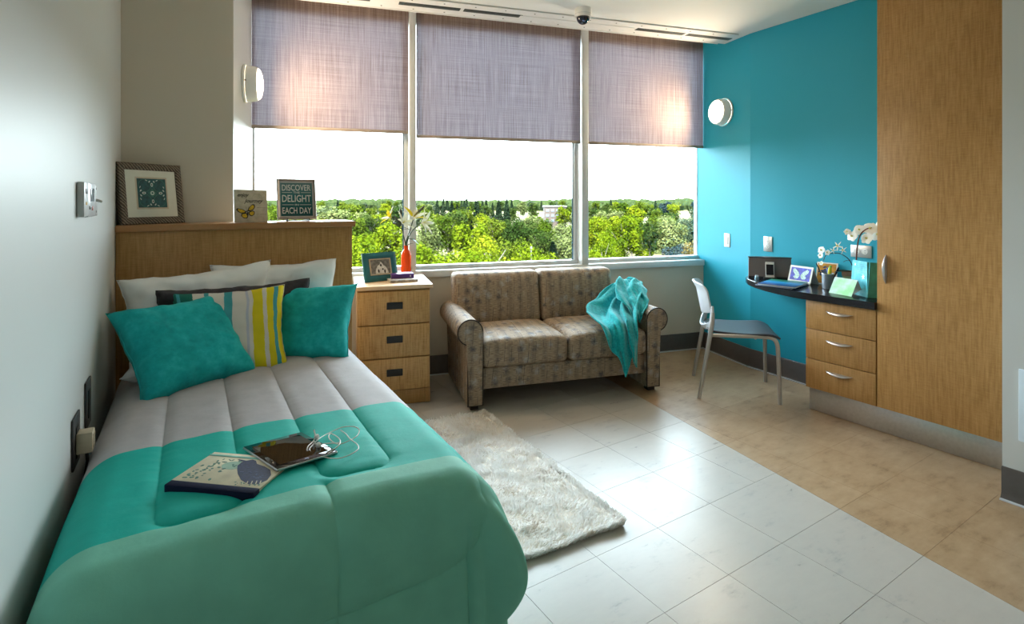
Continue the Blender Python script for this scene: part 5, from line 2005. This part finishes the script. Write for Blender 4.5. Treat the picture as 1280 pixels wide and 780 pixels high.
def pen(label, dx, dy, ang, lean, L, r, M_b, M_c):
    t = thing('pen', label, 'pen', mtx=Matrix.Translation(cpos + Vector((dx, dy, 0.006))) @ Euler((0, 0, ang)).to_matrix().to_4x4() @ Euler((lean, 0, 0)).to_matrix().to_4x4(), group='pens in the pencil cup')
    bm = fresh()
    lathe(bm, [(0, 0), (r * 0.5, 0.006), (r, 0.02), (r, L * 0.66)], 10)
    done('barrel', bm, M_b, t)
    bm = fresh()
    lathe(bm, [(r, L * 0.66), (r * 1.12, L * 0.67), (r * 1.1, L * 0.96), (r * 0.7, L), (0, L)], 10)
    done('cap', bm, M_c, t)
M_pg = plain('pen green', (0.10, 0.50, 0.04, 1), 0.35)
M_py = plain('pen yellow', (0.70, 0.66, 0.02, 1), 0.35)
M_pb = plain('pen blue', (0.01, 0.06, 0.42, 1), 0.35)
pen('bright green capped marker in the pencil cup', 0.004, 0.012, R(20), R(10), 0.150, 0.007, M_pg, M_pg)
pen('yellow capped highlighter in the pencil cup', -0.006, -0.006, R(-30), R(8), 0.140, 0.010, M_py, M_py)
pen('blue capped pen in the pencil cup', 0.006, -0.016, R(200), R(8), 0.135, 0.007, M_pb, M_pb)
pen('slim black pencil leaning right in the pencil cup', 0.010, 0.010, R(200), R(22), 0.170, 0.0035, M_black, M_black)
pen('dark blue pen leaning left in the pencil cup', 0.0, -0.012, R(20), R(20), 0.150, 0.005, M_navy, M_navy)

# mint tent card
def mint_mat():
    q = NT('mint card')
    v = q.coord('Object')
    a = q.noise(v, 14, 3)
    q.col(q.ramp(a, [(0.3, (0.55, 0.72, 0.74, 1)), (0.45, (0.42, 0.68, 0.50, 1)), (0.62, (0.28, 0.66, 0.30, 1))]))
    q.set(0.5, 0, 0.4)
    return q.m
t, f, w = card('greeting_card', 'mint green tent card standing at the desk front', (3.585, 1.835), (3.548, 1.682), 0.110, R(28), mint_mat(), 0.105, M_back=M_cardw)
# tall teal card with a starfish
def sea_mat():
    q = NT('sea card')
    v = q.coord('Object')
    a = q.noise(v, 18, 4, 0.6)
    q.col(q.ramp(a, [(0.3, (0.01, 0.26, 0.34, 1)), (0.5, (0.03, 0.40, 0.48, 1)), (0.7, (0.12, 0.52, 0.56, 1))]))
    q.set(0.5, 0, 0.4)
    return q.m
t, f, w = card('greeting_card', 'tall teal folded card with a white starfish beside the wardrobe', (3.690, 1.756), (3.590, 1.610), 0.212, R(4), sea_mat(), None)
star = []
for i in range(10):
    r_ = 0.018 if i % 2 == 0 else 0.007
    a = PI / 2 + i * PI / 5 + 0.2
    star.append((w * 0.68 + r_ * math.cos(a), 0.118 + r_ * math.sin(a)))
star2 = [(w * 0.18 + (x - w * 0.68) * 0.6, 0.186 + (z - 0.118) * 0.6) for x, z in star]
flat('starfish', [star, star2], M_white, f, -0.0001)
ln = []
for i in range(5):
    z = 0.192 - i * 0.012
    ln.append([(w * 0.32, z), (w * (0.86 - 0.05 * (i % 3)), z), (w * (0.86 - 0.05 * (i % 3)), z + 0.0015), (w * 0.32, z + 0.0015)])
flat('script_line', ln, plain('card script', (0.02, 0.16, 0.24, 1), 0.6), f, -0.0001)
bp = mkbox('back_panel', plain('card sea green', (0.02, 0.24, 0.22, 1), 0.5, var=0.25, scale=20), t, 0.0, 0.165, 0, 0.0012, 0.0, 0.212, 0)
bp.location = (w, 0.0, 0)
bp.rotation_euler = (R(-4), 0, R(72))
t, f, w = card('greeting_card', 'white card with pink blots half hidden behind wardrobe edge', (3.835, 1.640), (3.800, 1.520), 0.21, R(5), M_cardw, None, thick=0.003)
flat('print', [ell(w * 0.6, 0.14, 0.018, 0.026, 10), ell(w * 0.5, 0.09, 0.012, 0.016, 10)], plain('card pink', (0.62, 0.16, 0.14, 1), 0.6), f, -0.0001)

# orchid
op = Vector((3.800, 1.800, DZ))
t = thing('potted_orchid', 'white orchid with arching stems in a pale green square pot', 'plant', op, R(20))
bm = fresh()
def sq_ring(a, z):
    return [(-a, -a, z), (a, -a, z), (a, a, z), (-a, a, z)]
grid(bm, [sq_ring(0.034, 0.0), sq_ring(0.048, 0.105), sq_ring(0.044, 0.105), sq_ring(0.032, 0.01)], close_v=True)
bm.faces.new([v for v in bm.verts[:4]])
done('pot', bm, plain('pale green pot', (0.33, 0.42, 0.24, 1), 0.5), t, smooth=30)
bm = fresh()
for a, b, z0, z1 in ((0.0495, 0.051, 0.096, 0.124),):
    grid(bm, [sq_ring(a, z0), sq_ring(b, z1), sq_ring(b - 0.006, z1), sq_ring(a - 0.006, z0)], close_u=True, close_v=True)
done('pot_rim', bm, plain('bronze rim', (0.24, 0.14, 0.09, 1), 0.45, 0.3), t, smooth=30)
bm = fresh()
prism(bm, [(-0.045, -0.045), (0.045, -0.045), (0.045, 0.045), (-0.045, 0.045)], 0.095, 0.108)
done('moss', bm, plain('moss', (0.05, 0.05, 0.015, 1), 0.9, var=0.5), t, smooth=0)
M_ol = plain('orchid leaf', (0.022, 0.055, 0.018, 1), 0.35, var=0.3)
Rt = Euler((0, 0, -R(20))).to_matrix()
def od(px_, py_, dp=0.0):
    """offset: px to the right / up as seen from the bed, dp away"""
    v = Vector((0.55, -0.835, 0)) * px_ + Vector((0.835, 0.55, 0)) * dp + Vector((0, 0, py_))
    return Rt @ v
for px_, py_, L in ((1, 0.25, 0.16), (-1, 0.3, 0.10), (0.7, 0.5, 0.13), (-0.5, -0.6, 0.09)):
    bm = fresh()
    leaf(bm, Vector((0, 0, 0.115)), od(px_, py_, 0.2 if L > 0.1 else -0.2), L, 0.055, 0.30, 7)
    done('leaf', bm, M_ol, t)
S = 3.52 / 683
# image anchor of the pot centre is about (1062, 336)
def opx(u, v, dp=0.0):
    """point in pot coordinates from an image offset around the pot (metres per pixel at the pot)"""
    return od((u - 1062) * S, 0.0, dp) + Vector((0, 0, CAM_H - DZ - (v - 250) * S))
M_os = plain('orchid stem red', (0.13, 0.03, 0.015, 1), 0.5)
M_od = plain('orchid stem dark', (0.02, 0.02, 0.02, 1), 0.5)
soft_tube('stem', [opx(1066, 337), opx(1067, 325), opx(1068, 310), opx(1070, 298), opx(1074, 290), opx(1082, 285), opx(1093, 286)], 0.0042, t, M_os, 8)
soft_tube('stem', [opx(1064, 337), opx(1060, 327), opx(1054, 321), opx(1047, 318), opx(1038, 319), opx(1033, 322), opx(1031, 328)], 0.0026, t, M_od, 8)
soft_tube('tendril', [opx(1060, 327), opx(1056, 327), opx(1053, 329)], 0.0016, t, M_od, 6)
M_op = plain('orchid petal', (0.93, 0.93, 0.89, 1), 0.55, var=0.02)
M_op.node_tree.nodes['Principled BSDF'].inputs['Subsurface Weight'].default_value = 0.5
M_op.node_tree.nodes['Principled BSDF'].inputs['Subsurface Radius'].default_value = (0.02, 0.02, 0.018)

M_oy = plain('orchid throat', (0.62, 0.58, 0.16, 1), 0.5)
def orchid_flower(u, v, r, face, dp=0.0, roll=0.0, narrow=False):
    c_ = opx(u, v, dp)
    nrm = (Rt @ Vector(face)).normalized()
    upv = Vector((0, 0, 1))
    a = nrm.cross(upv).normalized()
    b = a.cross(nrm).normalized()
    root = None
    bm = fresh()
    for k in range(5):
        ang = roll + PI / 2 + 2 * PI * k / 5
        rad = a * math.cos(ang) + b * math.sin(ang)
        tan = nrm.cross(rad)
        wide = (1.35 if k in (1, 4) else 0.95) if not narrow else 0.26
        rows = []
        for i in range(6):
            s_ = i / 5
            w_ = r * wide * (math.sin(PI * (0.08 + 0.88 * s_)) ** 0.7)
            cc = c_ + rad * (r * s_) + nrm * (0.010 * s_ - 0.22 * r * s_ * s_)
            rows.append([cc + tan * w_ / 2, cc + nrm * 0.003, cc - tan * w_ / 2, cc - nrm * 0.0015])
        grid(bm, rows, close_v=True)
    fl = done('blossom', bm, M_op, t, smooth=60)
    bm = fresh()
    lathe(bm, [(0, 0), (r * 0.14, 0.003), (r * 0.17, 0.010), (r * 0.08, 0.018), (0, 0.020)], 8, Matrix.Translation(c_) @ nrm.to_track_quat('Z', 'Y').to_matrix().to_4x4())
    done('throat', bm, M_oy, fl)
fa = Vector((-0.90, 0.15, 0.30))
for u, v, r, dp, ro, f_ in ((1063, 296, 0.036, 0.0, 0.2, fa), (1058, 291, 0.022, 0.02, 1.0, Vector((-0.9, -0.2, 0.4))), (1071, 288, 0.036, 0.02, 0.6, Vector((-0.85, -0.1, 0.4))), (1078, 298, 0.040, -0.02, 0.1, fa), (1082, 286, 0.044, 0.0, 0.4, Vector((-0.8, -0.2, 0.45))), (1090, 293, 0.046, -0.02, 0.0, fa), (1094, 283, 0.040, 0.02, 0.5, fa), (1098, 297, 0.036, 0.0, 0.2, fa)):
    orchid_flower(u, v, r, f_, dp, ro)
for u, v, r, ro, nar in ((1029, 315, 0.026, 0.3, False), (1028, 322, 0.020, 0.9, False), (1036, 318, 0.020, 0.0, False), (1047, 309, 0.034, 0.5, True), (1042, 315, 0.026, 0.1, True), (1053, 314, 0.028, 0.8, True), (1029, 332, 0.015, 0.0, False)):
    orchid_flower(u, v, r, fa, 0.0, ro, nar)
# ================================================================ the view outside
def ext(u, d_):
    p = fwd * d_ + rgt * ((u - 640) / 683 * d_)
    return p
def terrain(x, y):
    p = Vector((x, y, 0))
    d_ = p.dot(fwd)
    z = -14.0
    if d_ > 150:
        z += (d_ - 150) * 0.0135
    z += 1.2 * noise.noise((x * 0.012, y * 0.012, 3.0)) * min(1, max(0, d_ - 40) / 60)
    return z
def ground():
    bm = fresh()
    rows = []
    ds = [12, 30, 45, 60, 80, 100, 125, 150, 180, 220, 270, 330, 400, 500, 620, 760, 900, 1100]
    for d_ in ds:
        row = []
        for i in range(41):
            u = -900 + 3100 * i / 40
            p = ext(u, d_)
            row.append(Vector((p.x, p.y, terrain(p.x, p.y))))
        rows.append(row)
    grid(bm, rows)
    t = NT('meadow')
    geo = t.n('ShaderNodeNewGeometry')
    a = t.noise(geo.outputs['Position'], 0.05, 4, 0.6)
    b = t.noise(geo.outputs['Position'], 0.9, 4, 0.7)
    s_ = t.math('ADD', t.math('MULTIPLY', a, 0.6), t.math('MULTIPLY', b, 0.4))
    t.col(t.ramp(s_, [(0.35, (0.016, 0.024, 0.004, 1)), (0.46, (0.036, 0.036, 0.010, 1)), (0.60, (0.065, 0.054, 0.028, 1))]))
    t.set(0.9, 0, 0.1)
    o = done('ground', bm, t.m, smooth=60)
    o['kind'] = 'structure'
ground()

def foliage(name, c1, c2, c3):
    t = NT(name)
    geo = t.n('ShaderNodeNewGeometry')
    oi = t.n('ShaderNodeObjectInfo')
    a = t.noise(geo.outputs['Position'], 0.55, 3, 0.6)
    s_ = t.math('ADD', a, t.math('MULTIPLY', t.math('SUBTRACT', oi.outputs['Random'], 0.5), 0.22))
    c = t.ramp(s_, [(0.30, c1), (0.50, c2), (0.70, c3)])
    df = t.n('ShaderNodeBsdfDiffuse')
    tl = t.n('ShaderNodeBsdfTranslucent')
    t.l(c, df.inputs[0])
    t.l(c, tl.inputs[0])
    mx = t.n('ShaderNodeMixShader')
    mx.inputs[0].default_value = 0.25
    t.l(df.outputs[0], mx.inputs[1])
    t.l(tl.outputs[0], mx.inputs[2])
    t.l(mx.outputs[0], t.out.inputs[0])
    return t.m
G = 0.315
def gs(c):
    return tuple(x * G for x in c) + (1,)
M_fol = {
    'bright': foliage('foliage bright', gs((0.060, 0.100, 0.004)), gs((0.135, 0.180, 0.008)), gs((0.25, 0.27, 0.014))),
    'mid': foliage('foliage mid', gs((0.035, 0.065, 0.006)), gs((0.075, 0.110, 0.010)), gs((0.14, 0.165, 0.018))),
    'deep': foliage('foliage deep', gs((0.016, 0.034, 0.008)), gs((0.032, 0.058, 0.012)), gs((0.065, 0.090, 0.020))),
    'conifer': foliage('foliage conifer', gs((0.008, 0.018, 0.010)), gs((0.016, 0.030, 0.016)), gs((0.035, 0.052, 0.026))),
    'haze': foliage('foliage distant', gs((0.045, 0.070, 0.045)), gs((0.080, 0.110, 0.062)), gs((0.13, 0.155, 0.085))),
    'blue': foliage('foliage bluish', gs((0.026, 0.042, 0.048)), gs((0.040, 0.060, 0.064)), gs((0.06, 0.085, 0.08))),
    'rust': foliage('foliage rust', gs((0.08, 0.055, 0.018)), gs((0.13, 0.095, 0.030)), gs((0.18, 0.14, 0.05))),
    'pale': foliage('foliage pale', gs((0.085, 0.110, 0.034)), gs((0.15, 0.18, 0.06)), gs((0.24, 0.26, 0.10))),
}
M_bark = plain('bark', (0.05, 0.042, 0.035, 1), 0.9, var=0.3, scale=3)

def crown_mesh(seed, kind, nleaf, leaf_s):
    """unit tree: height 1, crown radius about 0.33; leaf clumps as bent quads over lobes"""
    rnd = random.Random(seed)
    vs, fs = [], []
    def quad(p, n, s_):
        n = n.normalized()
        a = n.orthogonal().normalized()
        ang = rnd.uniform(0, 2 * PI)
        b = n.cross(a)
        e1 = a * math.cos(ang) + b * math.sin(ang)
        e2 = n.cross(e1)
        k = len(vs)
        w = s_ * rnd.uniform(0.6, 1.25)
        h = w * rnd.uniform(0.5, 0.9)
        vs.extend([p - e1 * w, p - e2 * h + n * w * 0.15, p + e1 * w, p + e2 * h - n * w * 0.1])
        fs.append((k, k + 1, k + 2, k + 3))
    if kind == 'round' or kind == 'wide':
        lobes = []
        nl = 26 if kind == 'round' else 34
        for i in range(nl):
            while True:
                p = Vector((rnd.uniform(-1, 1), rnd.uniform(-1, 1), rnd.uniform(-1, 1)))
                if p.length < 1:
                    break
            p = p.normalized() * (0.45 + 0.45 * rnd.random())
            c_ = Vector((p.x * 0.27, p.y * 0.27, 0.60 + p.z * 0.30))
            if kind == 'wide':
                c_ = Vector((p.x * 0.34, p.y * 0.34, 0.56 + p.z * 0.32))
            lobes.append((c_, rnd.uniform(0.075, 0.135)))
        per = nleaf // nl
        for c_, r_ in lobes:
            for _ in range(per):
                d_ = Vector((rnd.gauss(0, 1), rnd.gauss(0, 1), rnd.gauss(0, 1))).normalized()
                rr = r_ * (0.72 + 0.36 * rnd.random())
                n = d_ + Vector((rnd.gauss(0, 0.5), rnd.gauss(0, 0.5), rnd.gauss(0, 0.5) + 0.3))
                quad(c_ + d_ * rr, n, leaf_s)
    elif kind == 'cone':
        for i in range(nleaf):
            f = rnd.random() ** 0.75
            z = 0.06 + 0.94 * (1 - f)
            tier = 0.75 + 0.35 * ((z * 11) % 1.0)
            r_ = 0.21 * f * tier
            a = rnd.uniform(0, 2 * PI)
            rr = r_ * (0.55 + 0.5 * rnd.random())
            p = Vector((math.cos(a) * rr, math.sin(a) * rr, z))
            quad(p, Vector((math.cos(a), math.sin(a), 0.9)) + Vector((rnd.gauss(0, 0.4), rnd.gauss(0, 0.4), rnd.gauss(0, 0.4))), leaf_s)
    elif kind == 'shrub':
        for i in range(nleaf):
            d_ = Vector((rnd.gauss(0, 1), rnd.gauss(0, 1), abs(rnd.gauss(0, 1)))).normalized()
            q = 0.62 + 0.3 * noise.noise(d_ * 2.2 + Vector((seed, 0, 0))) + 0.15 * rnd.random()
            p = Vector((d_.x * 0.75 * q, d_.y * 0.75 * q, d_.z * q * 1.1))
            quad(p, d_ + Vector((rnd.gauss(0, 0.5), rnd.gauss(0, 0.5), rnd.gauss(0, 0.5))), leaf_s * 1.6)
    me = bpy.data.meshes.new('crown')
    me.from_pydata(vs, [], fs)
    me.materials.append(M_fol['mid'])
    return me
CROWN = {
    'near': [crown_mesh(i, 'wide', 9000, 0.0135) for i in (1, 2, 3)],
    'mid': [crown_mesh(i, 'round', 3600, 0.020) for i in (11, 12, 13)],
    'far': [crown_mesh(i, 'round', 1100, 0.034) for i in (21, 22)],
    'cone': [crown_mesh(31, 'cone', 3200, 0.020)],
    'fcone': [crown_mesh(33, 'cone', 800, 0.034)],
    'shrub': [crown_mesh(41, 'shrub', 1400, 0.034)],
}
def trunk_mesh():
    bm = fresh()
    rnd = random.Random(5)
    tube(bm, [(0, 0, -0.02), (0.004, 0, 0.2), (0.0, 0.005, 0.45), (0.004, 0, 0.72)], [0.020, 0.015, 0.011, 0.004], 8)
    for i in range(9):
        a = i * 2.4
        z = 0.26 + 0.045 * i
        L = 0.24 - 0.012 * i
        tube(bm, [(0, 0, z), (math.cos(a) * L * 0.5, math.sin(a) * L * 0.5, z + 0.07), (math.cos(a) * L, math.sin(a) * L, z + 0.18)], [0.007, 0.005, 0.002], 5)
    me = bpy.data.meshes.new('trunk')
    bmesh.ops.recalc_face_normals(bm, faces=bm.faces[:])
    bm.to_mesh(me)
    bm.free()
    me.materials.append(M_bark)
    return me
TRUNK = trunk_mesh()
tree_n = [0]
def tree(name, label, u, d_, vtop, fol, mesh='near', spread=1.0, group=None, trunk=True, cat='tree', vi=None, hmin=2.0):
    p = ext(u, d_)
    zg = terrain(p.x, p.y)
    ztop = CAM_H - (vtop - 250) / 683 * d_
    h = max(hmin, ztop - zg)
    tree_n[0] += 1
    lst = CROWN[mesh]
    me = lst[(tree_n[0] if vi is None else vi) % len(lst)]
    o = bpy.data.objects.new('crown' if trunk else name, me)
    COL.objects.link(o)
    o.material_slots[0].link = 'OBJECT'
    o.material_slots[0].material = M_fol[fol]
    if trunk:
        root = thing(name, label, cat, (p.x, p.y, zg), tree_n[0] * 1.7, group)
        root.scale = (h * spread, h * spread, h)
        o.parent = root
        k = bpy.data.objects.new('trunk', TRUNK)
        COL.objects.link(k)
        k.parent = root
        return root
    o.location = (p.x, p.y, zg)
    o.rotation_euler = (0, 0, tree_n[0] * 1.7)
    o.scale = (h * spread, h * spread, h)
    tag(o, label, cat, group)
    return o

# nearest row below the building, left to right
NEAR = [
    (330, 52, 268, 'mid', 'near', 1.0, 'mid green tree outside at the left window edge'),
    (372, 50, 274, 'bright', 'near', 1.0, 'bright green tree outside directly behind the lettered sign'),
    (418, 54, 268, 'bright', 'near', 1.0, 'bright green tree outside above the headboard right end'),
    (466, 50, 276, 'bright', 'near', 1.05, 'bright green tree outside behind the teal photo frame'),
    (520, 56, 284, 'mid', 'near', 0.9, 'green tree outside behind the orange vase and mullion'),
    (556, 50, 280, 'bright', 'near', 1.05, 'big bright green tree outside just right of the lilies'),
    (608, 53, 279, 'bright', 'near', 1.05, 'big bright green tree outside above the sofa left back cushion'),
    (641, 62, 284, 'mid', 'near', 0.8, 'green tree outside between two brighter trees above the sofa'),
    (664, 58, 287, 'bright', 'near', 0.85, 'bright green tree with a pale trunk left of the small conifer'),
    (752, 64, 277, 'bright', 'near', 0.62, 'yellow-green tree with dark trunk right of the right mullion'),
    (905, 60, 272, 'pale', 'near', 0.9, 'pale green tree outside past the right window edge'),
    (270, 56, 266, 'mid', 'near', 1.0, 'green tree outside past the left window edge'),
    (205, 54, 268, 'bright', 'near', 1.0, 'bright green tree outside well past the left window edge'),
    (130, 58, 266, 'mid', 'near', 1.0, 'green tree outside farthest past the left window edge'),
]
for u, d_, vt, fo_, me_, sp__, lb in NEAR:
    tree('broadleaf_tree', lb, u, d_, vt, fo_, me_, sp__, 'nearest trees outside')
tree('conifer_tree', 'small dark conifer outside left of the right mullion', 691, 62, 303, 'conifer', 'cone', 1.5, 'nearest trees outside')
tree('rust_tree', 'small rust-brown tree outside at the right window edge', 878, 75, 283, 'rust', 'mid', 0.75, 'nearest trees outside')
tree('dark_tree', 'dark blue-green bushy tree outside near the right window edge', 849, 85, 292, 'blue', 'mid', 1.1, 'nearest trees outside')

# second row
MID = [
    (352, 95, 259, 'mid', 1.0), (392, 100, 257, 'bright', 1.0), (436, 98, 262, 'mid', 1.0), (462, 120, 258, 'deep', 1.0), (488, 95, 262, 'bright', 1.05), (532, 110, 264, 'pale', 0.9),
    (560, 120, 262, 'mid', 1.0), (590, 100, 264, 'bright', 1.0), (616, 110, 263, 'mid', 0.9), (606, 140, 261, 'bright', 0.9), (652, 105, 265, 'deep', 1.0), (640, 130, 262, 'deep', 0.9), (664, 118, 268, 'deep', 0.9), (684, 112, 267, 'mid', 0.9), (677, 100, 275, 'deep', 0.85),
    (700, 120, 272, 'pale', 0.9), (708, 100, 278, 'pale', 1.0), (722, 130, 268, 'mid', 0.9), (744, 120, 262, 'bright', 0.9), (762, 135, 258, 'bright', 1.0), (778, 110, 262, 'bright', 1.0), (790, 140, 257, 'bright', 0.9), (800, 160, 271, 'pale', 1.0), (786, 165, 274, 'mid', 0.9), (845, 170, 272, 'pale', 1.0), (812, 120, 268, 'deep', 0.8),
    (828, 130, 258, 'mid', 1.0), (838, 120, 263, 'pale', 1.0), (856, 140, 262, 'haze', 0.9), (874, 130, 262, 'haze', 1.0), (895, 120, 262, 'mid', 1.0), (920, 110, 262, 'mid', 1.0), (300, 100, 260, 'mid', 1.0),
]
ORD = ['first', 'second', 'third', 'fourth', 'fifth', 'sixth', 'seventh', 'eighth', 'ninth', 'tenth', 'eleventh', 'twelfth', 'thirteenth', 'fourteenth', 'fifteenth', 'sixteenth', 'seventeenth', 'eighteenth', 'nineteenth', 'twentieth', 'last but one', 'last']
CNAME = {'mid': 'green', 'bright': 'bright green', 'deep': 'dark green', 'pale': 'pale green', 'haze': 'hazy green', 'blue': 'bluish', 'rust': 'rust'}
def which_window(u):
    return 'left window' if u < 516 else ('centre window' if u < 732 else 'right window')
cnt_ = {}
for i, (u, d_, vt, fo_, sp__) in enumerate(sorted(MID)):
    key_ = (which_window(u), fo_)
    cnt_[key_] = cnt_.get(key_, 0) + 1
    lab_ = '%s middle-distance tree, %s of its colour from the left in the %s view' % (CNAME[fo_], ORD[cnt_[key_] - 1], key_[0])
    if u < 313 or u > 881:
        lab_ = '%s middle-distance tree outside past the %s window edge, %s one' % (CNAME[fo_], 'left' if u < 600 else 'right', 'nearer' if u < 900 else 'farther')
    tree('woodland_tree', lab_, u, d_, vt, fo_, 'mid', sp__, 'middle-distance trees')
# shrubs on the meadow
rnd = random.Random(12)
for i in range(34):
    u = rnd.choice([rnd.uniform(765, 885), rnd.uniform(680, 716), rnd.uniform(740, 800)])
    d_ = rnd.uniform(142, 185)
    p = ext(u, d_)
    hh = rnd.uniform(1.2, 4.0)
    zt = terrain(p.x, p.y) + hh
    vt = 250 + (CAM_H - zt) * 683 / d_
    tree('meadow_shrub', 'low green shrub on the meadow outside the window', u, d_, vt, rnd.choice(['pale', 'mid', 'bright', 'pale']), 'shrub', rnd.uniform(0.9, 1.7), 'meadow shrubs', False, 'shrub', hmin=0.8)
# far woodland, each tree an object, rows closing towards the skyline
rnd = random.Random(77)
for i in range(270):
    d_ = rnd.choice([rnd.uniform(150, 240), rnd.uniform(200, 420), rnd.uniform(300, 560)])
    u = rnd.uniform(100, 930) if i % 4 == 0 else rnd.uniform(290, 930)
    p = ext(u, d_)
    h = rnd.uniform(9, 15)
    if 610 < u < 735 and 150 < d_ < 260 and rnd.random() < 0.5:
        continue
    if 680 < u < 890 and d_ < 205 and rnd.random() < 0.8:
        continue
    zt = terrain(p.x, p.y) + h
    vt = 250 + (CAM_H - zt) * 683 / d_
    vt = max(vt, rnd.uniform(248.5, 252) if u < 740 else rnd.uniform(246.0, 250.0))
    con = (540 < u < 640 and d_ > 180 and rnd.random() < 0.65) or rnd.random() < 0.10
    if con:
        tree('far_conifer', 'dark conifer in the distant woodland', u, d_, max(248.5, vt - 2), 'conifer', 'fcone', 1.0, 'distant conifers', False)
    else:
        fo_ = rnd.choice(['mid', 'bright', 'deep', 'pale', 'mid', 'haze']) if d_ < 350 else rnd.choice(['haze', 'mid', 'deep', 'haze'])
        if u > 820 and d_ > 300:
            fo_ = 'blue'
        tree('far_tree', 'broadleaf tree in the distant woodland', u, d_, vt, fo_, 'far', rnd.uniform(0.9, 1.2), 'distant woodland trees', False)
# woodland beyond, too far to count: tree tops covering the hills
def far_woods():
    rnd = random.Random(5)
    vs, fs = [], []
    for i in range(5200):
        d_ = rnd.uniform(520, 1050)
        u = rnd.uniform(-200, 1400)
        p = ext(u, d_)
        z0 = terrain(p.x, p.y)
        h = rnd.uniform(8, 15)
        w = rnd.uniform(4, 8)
        top = CAM_H + (1.2 + 5.0 * noise.noise((u * 0.018, 0.3, 1.0)) + 2.0 * noise.noise((u * 0.09, 7.0, 1.0)) - 5.0 * rnd.random()) / 683 * d_
        h = min(h, max(3, top - z0))
        k = len(vs)
        n = 6
        for lv, (f, r_) in enumerate(((0.0, 0.8), (0.45, 1.0), (0.8, 0.65))):
            for q in range(n):
                a = 2 * PI * q / n + rnd.uniform(-0.2, 0.2)
                rr = w * r_ * rnd.uniform(0.8, 1.15)
                vs.append((p.x + math.cos(a) * rr, p.y + math.sin(a) * rr, z0 + h * f))
        vs.append((p.x, p.y, z0 + h))
        for lv in range(2):
            for q in range(n):
                fs.append((k + lv * n + q, k + lv * n + (q + 1) % n, k + (lv + 1) * n + (q + 1) % n, k + (lv + 1) * n + q))
        for q in range(n):
            fs.append((k + 2 * n + q, k + 2 * n + (q + 1) % n, k + 3 * n))
    me = bpy.data.meshes.new('far_woodland')
    me.from_pydata(vs, [], fs)
    me.materials.append(foliage('foliage skyline', gs((0.030, 0.050, 0.022)), gs((0.055, 0.082, 0.030)), gs((0.095, 0.118, 0.042))))
    o = bpy.data.objects.new('far_woodland', me)
    COL.objects.link(o)
    o['kind'] = 'stuff'
    tag(o, 'unbroken woodland covering the hills on the skyline', 'woodland')
far_woods()
# pale building among the trees
bp_ = ext(694, 235)
zb = terrain(bp_.x, bp_.y)
b = thing('distant_building', 'small pale brick building among trees left of the right mullion', 'building', (bp_.x, bp_.y, zb), R(-32))
M_brick = plain('far brick', (0.026, 0.016, 0.013, 1), 0.8)
M_conc = plain('far concrete', (0.034, 0.029, 0.028, 1), 0.8)
hb = CAM_H - (257 - 250) / 683 * 235 - zb
mkbox('wall', M_brick, b, -4.6, 4.6, 0, 8, 0, hb - 0.7, 0)
mkbox('roof', M_conc, b, -5.0, 5.0, -0.3, 8.3, hb - 0.7, hb, 0)
for fl_ in range(3):
    z1 = hb - 1.4 - fl_ * 2.2
    for xx in (-3.3, -1.1, 1.1, 3.3):
        wnd = mkbox('window', M_conc, b, xx - 0.8, xx + 0.8, -0.12, 0.0, z1 - 1.3, z1, 0)
        mkbox('window_glass', plain('far glass', (0.05, 0.06, 0.08, 1), 0.2), wnd, xx - 0.65, xx + 0.65, -0.16, -0.10, z1 - 1.15, z1 - 0.15, 0)
pp = ext(664, 56)
pz = terrain(pp.x, pp.y)
po = thing('utility_pole', 'short pale pole in front of the bright tree outside', 'pole', (pp.x, pp.y, pz))
bm = fresh()
hpole = CAM_H - (311 - 250) / 683 * 56 - pz
tube(bm, [(0, 0, 0), (0, 0, hpole)], [0.10, 0.07], 8)
done('shaft', bm, M_conc, po)
bm = fresh()
lathe(bm, [(0.08, hpole), (0.13, hpole + 0.02), (0.10, hpole + 0.22), (0, hpole + 0.26)], 8)
done('cap', bm, M_conc, po)
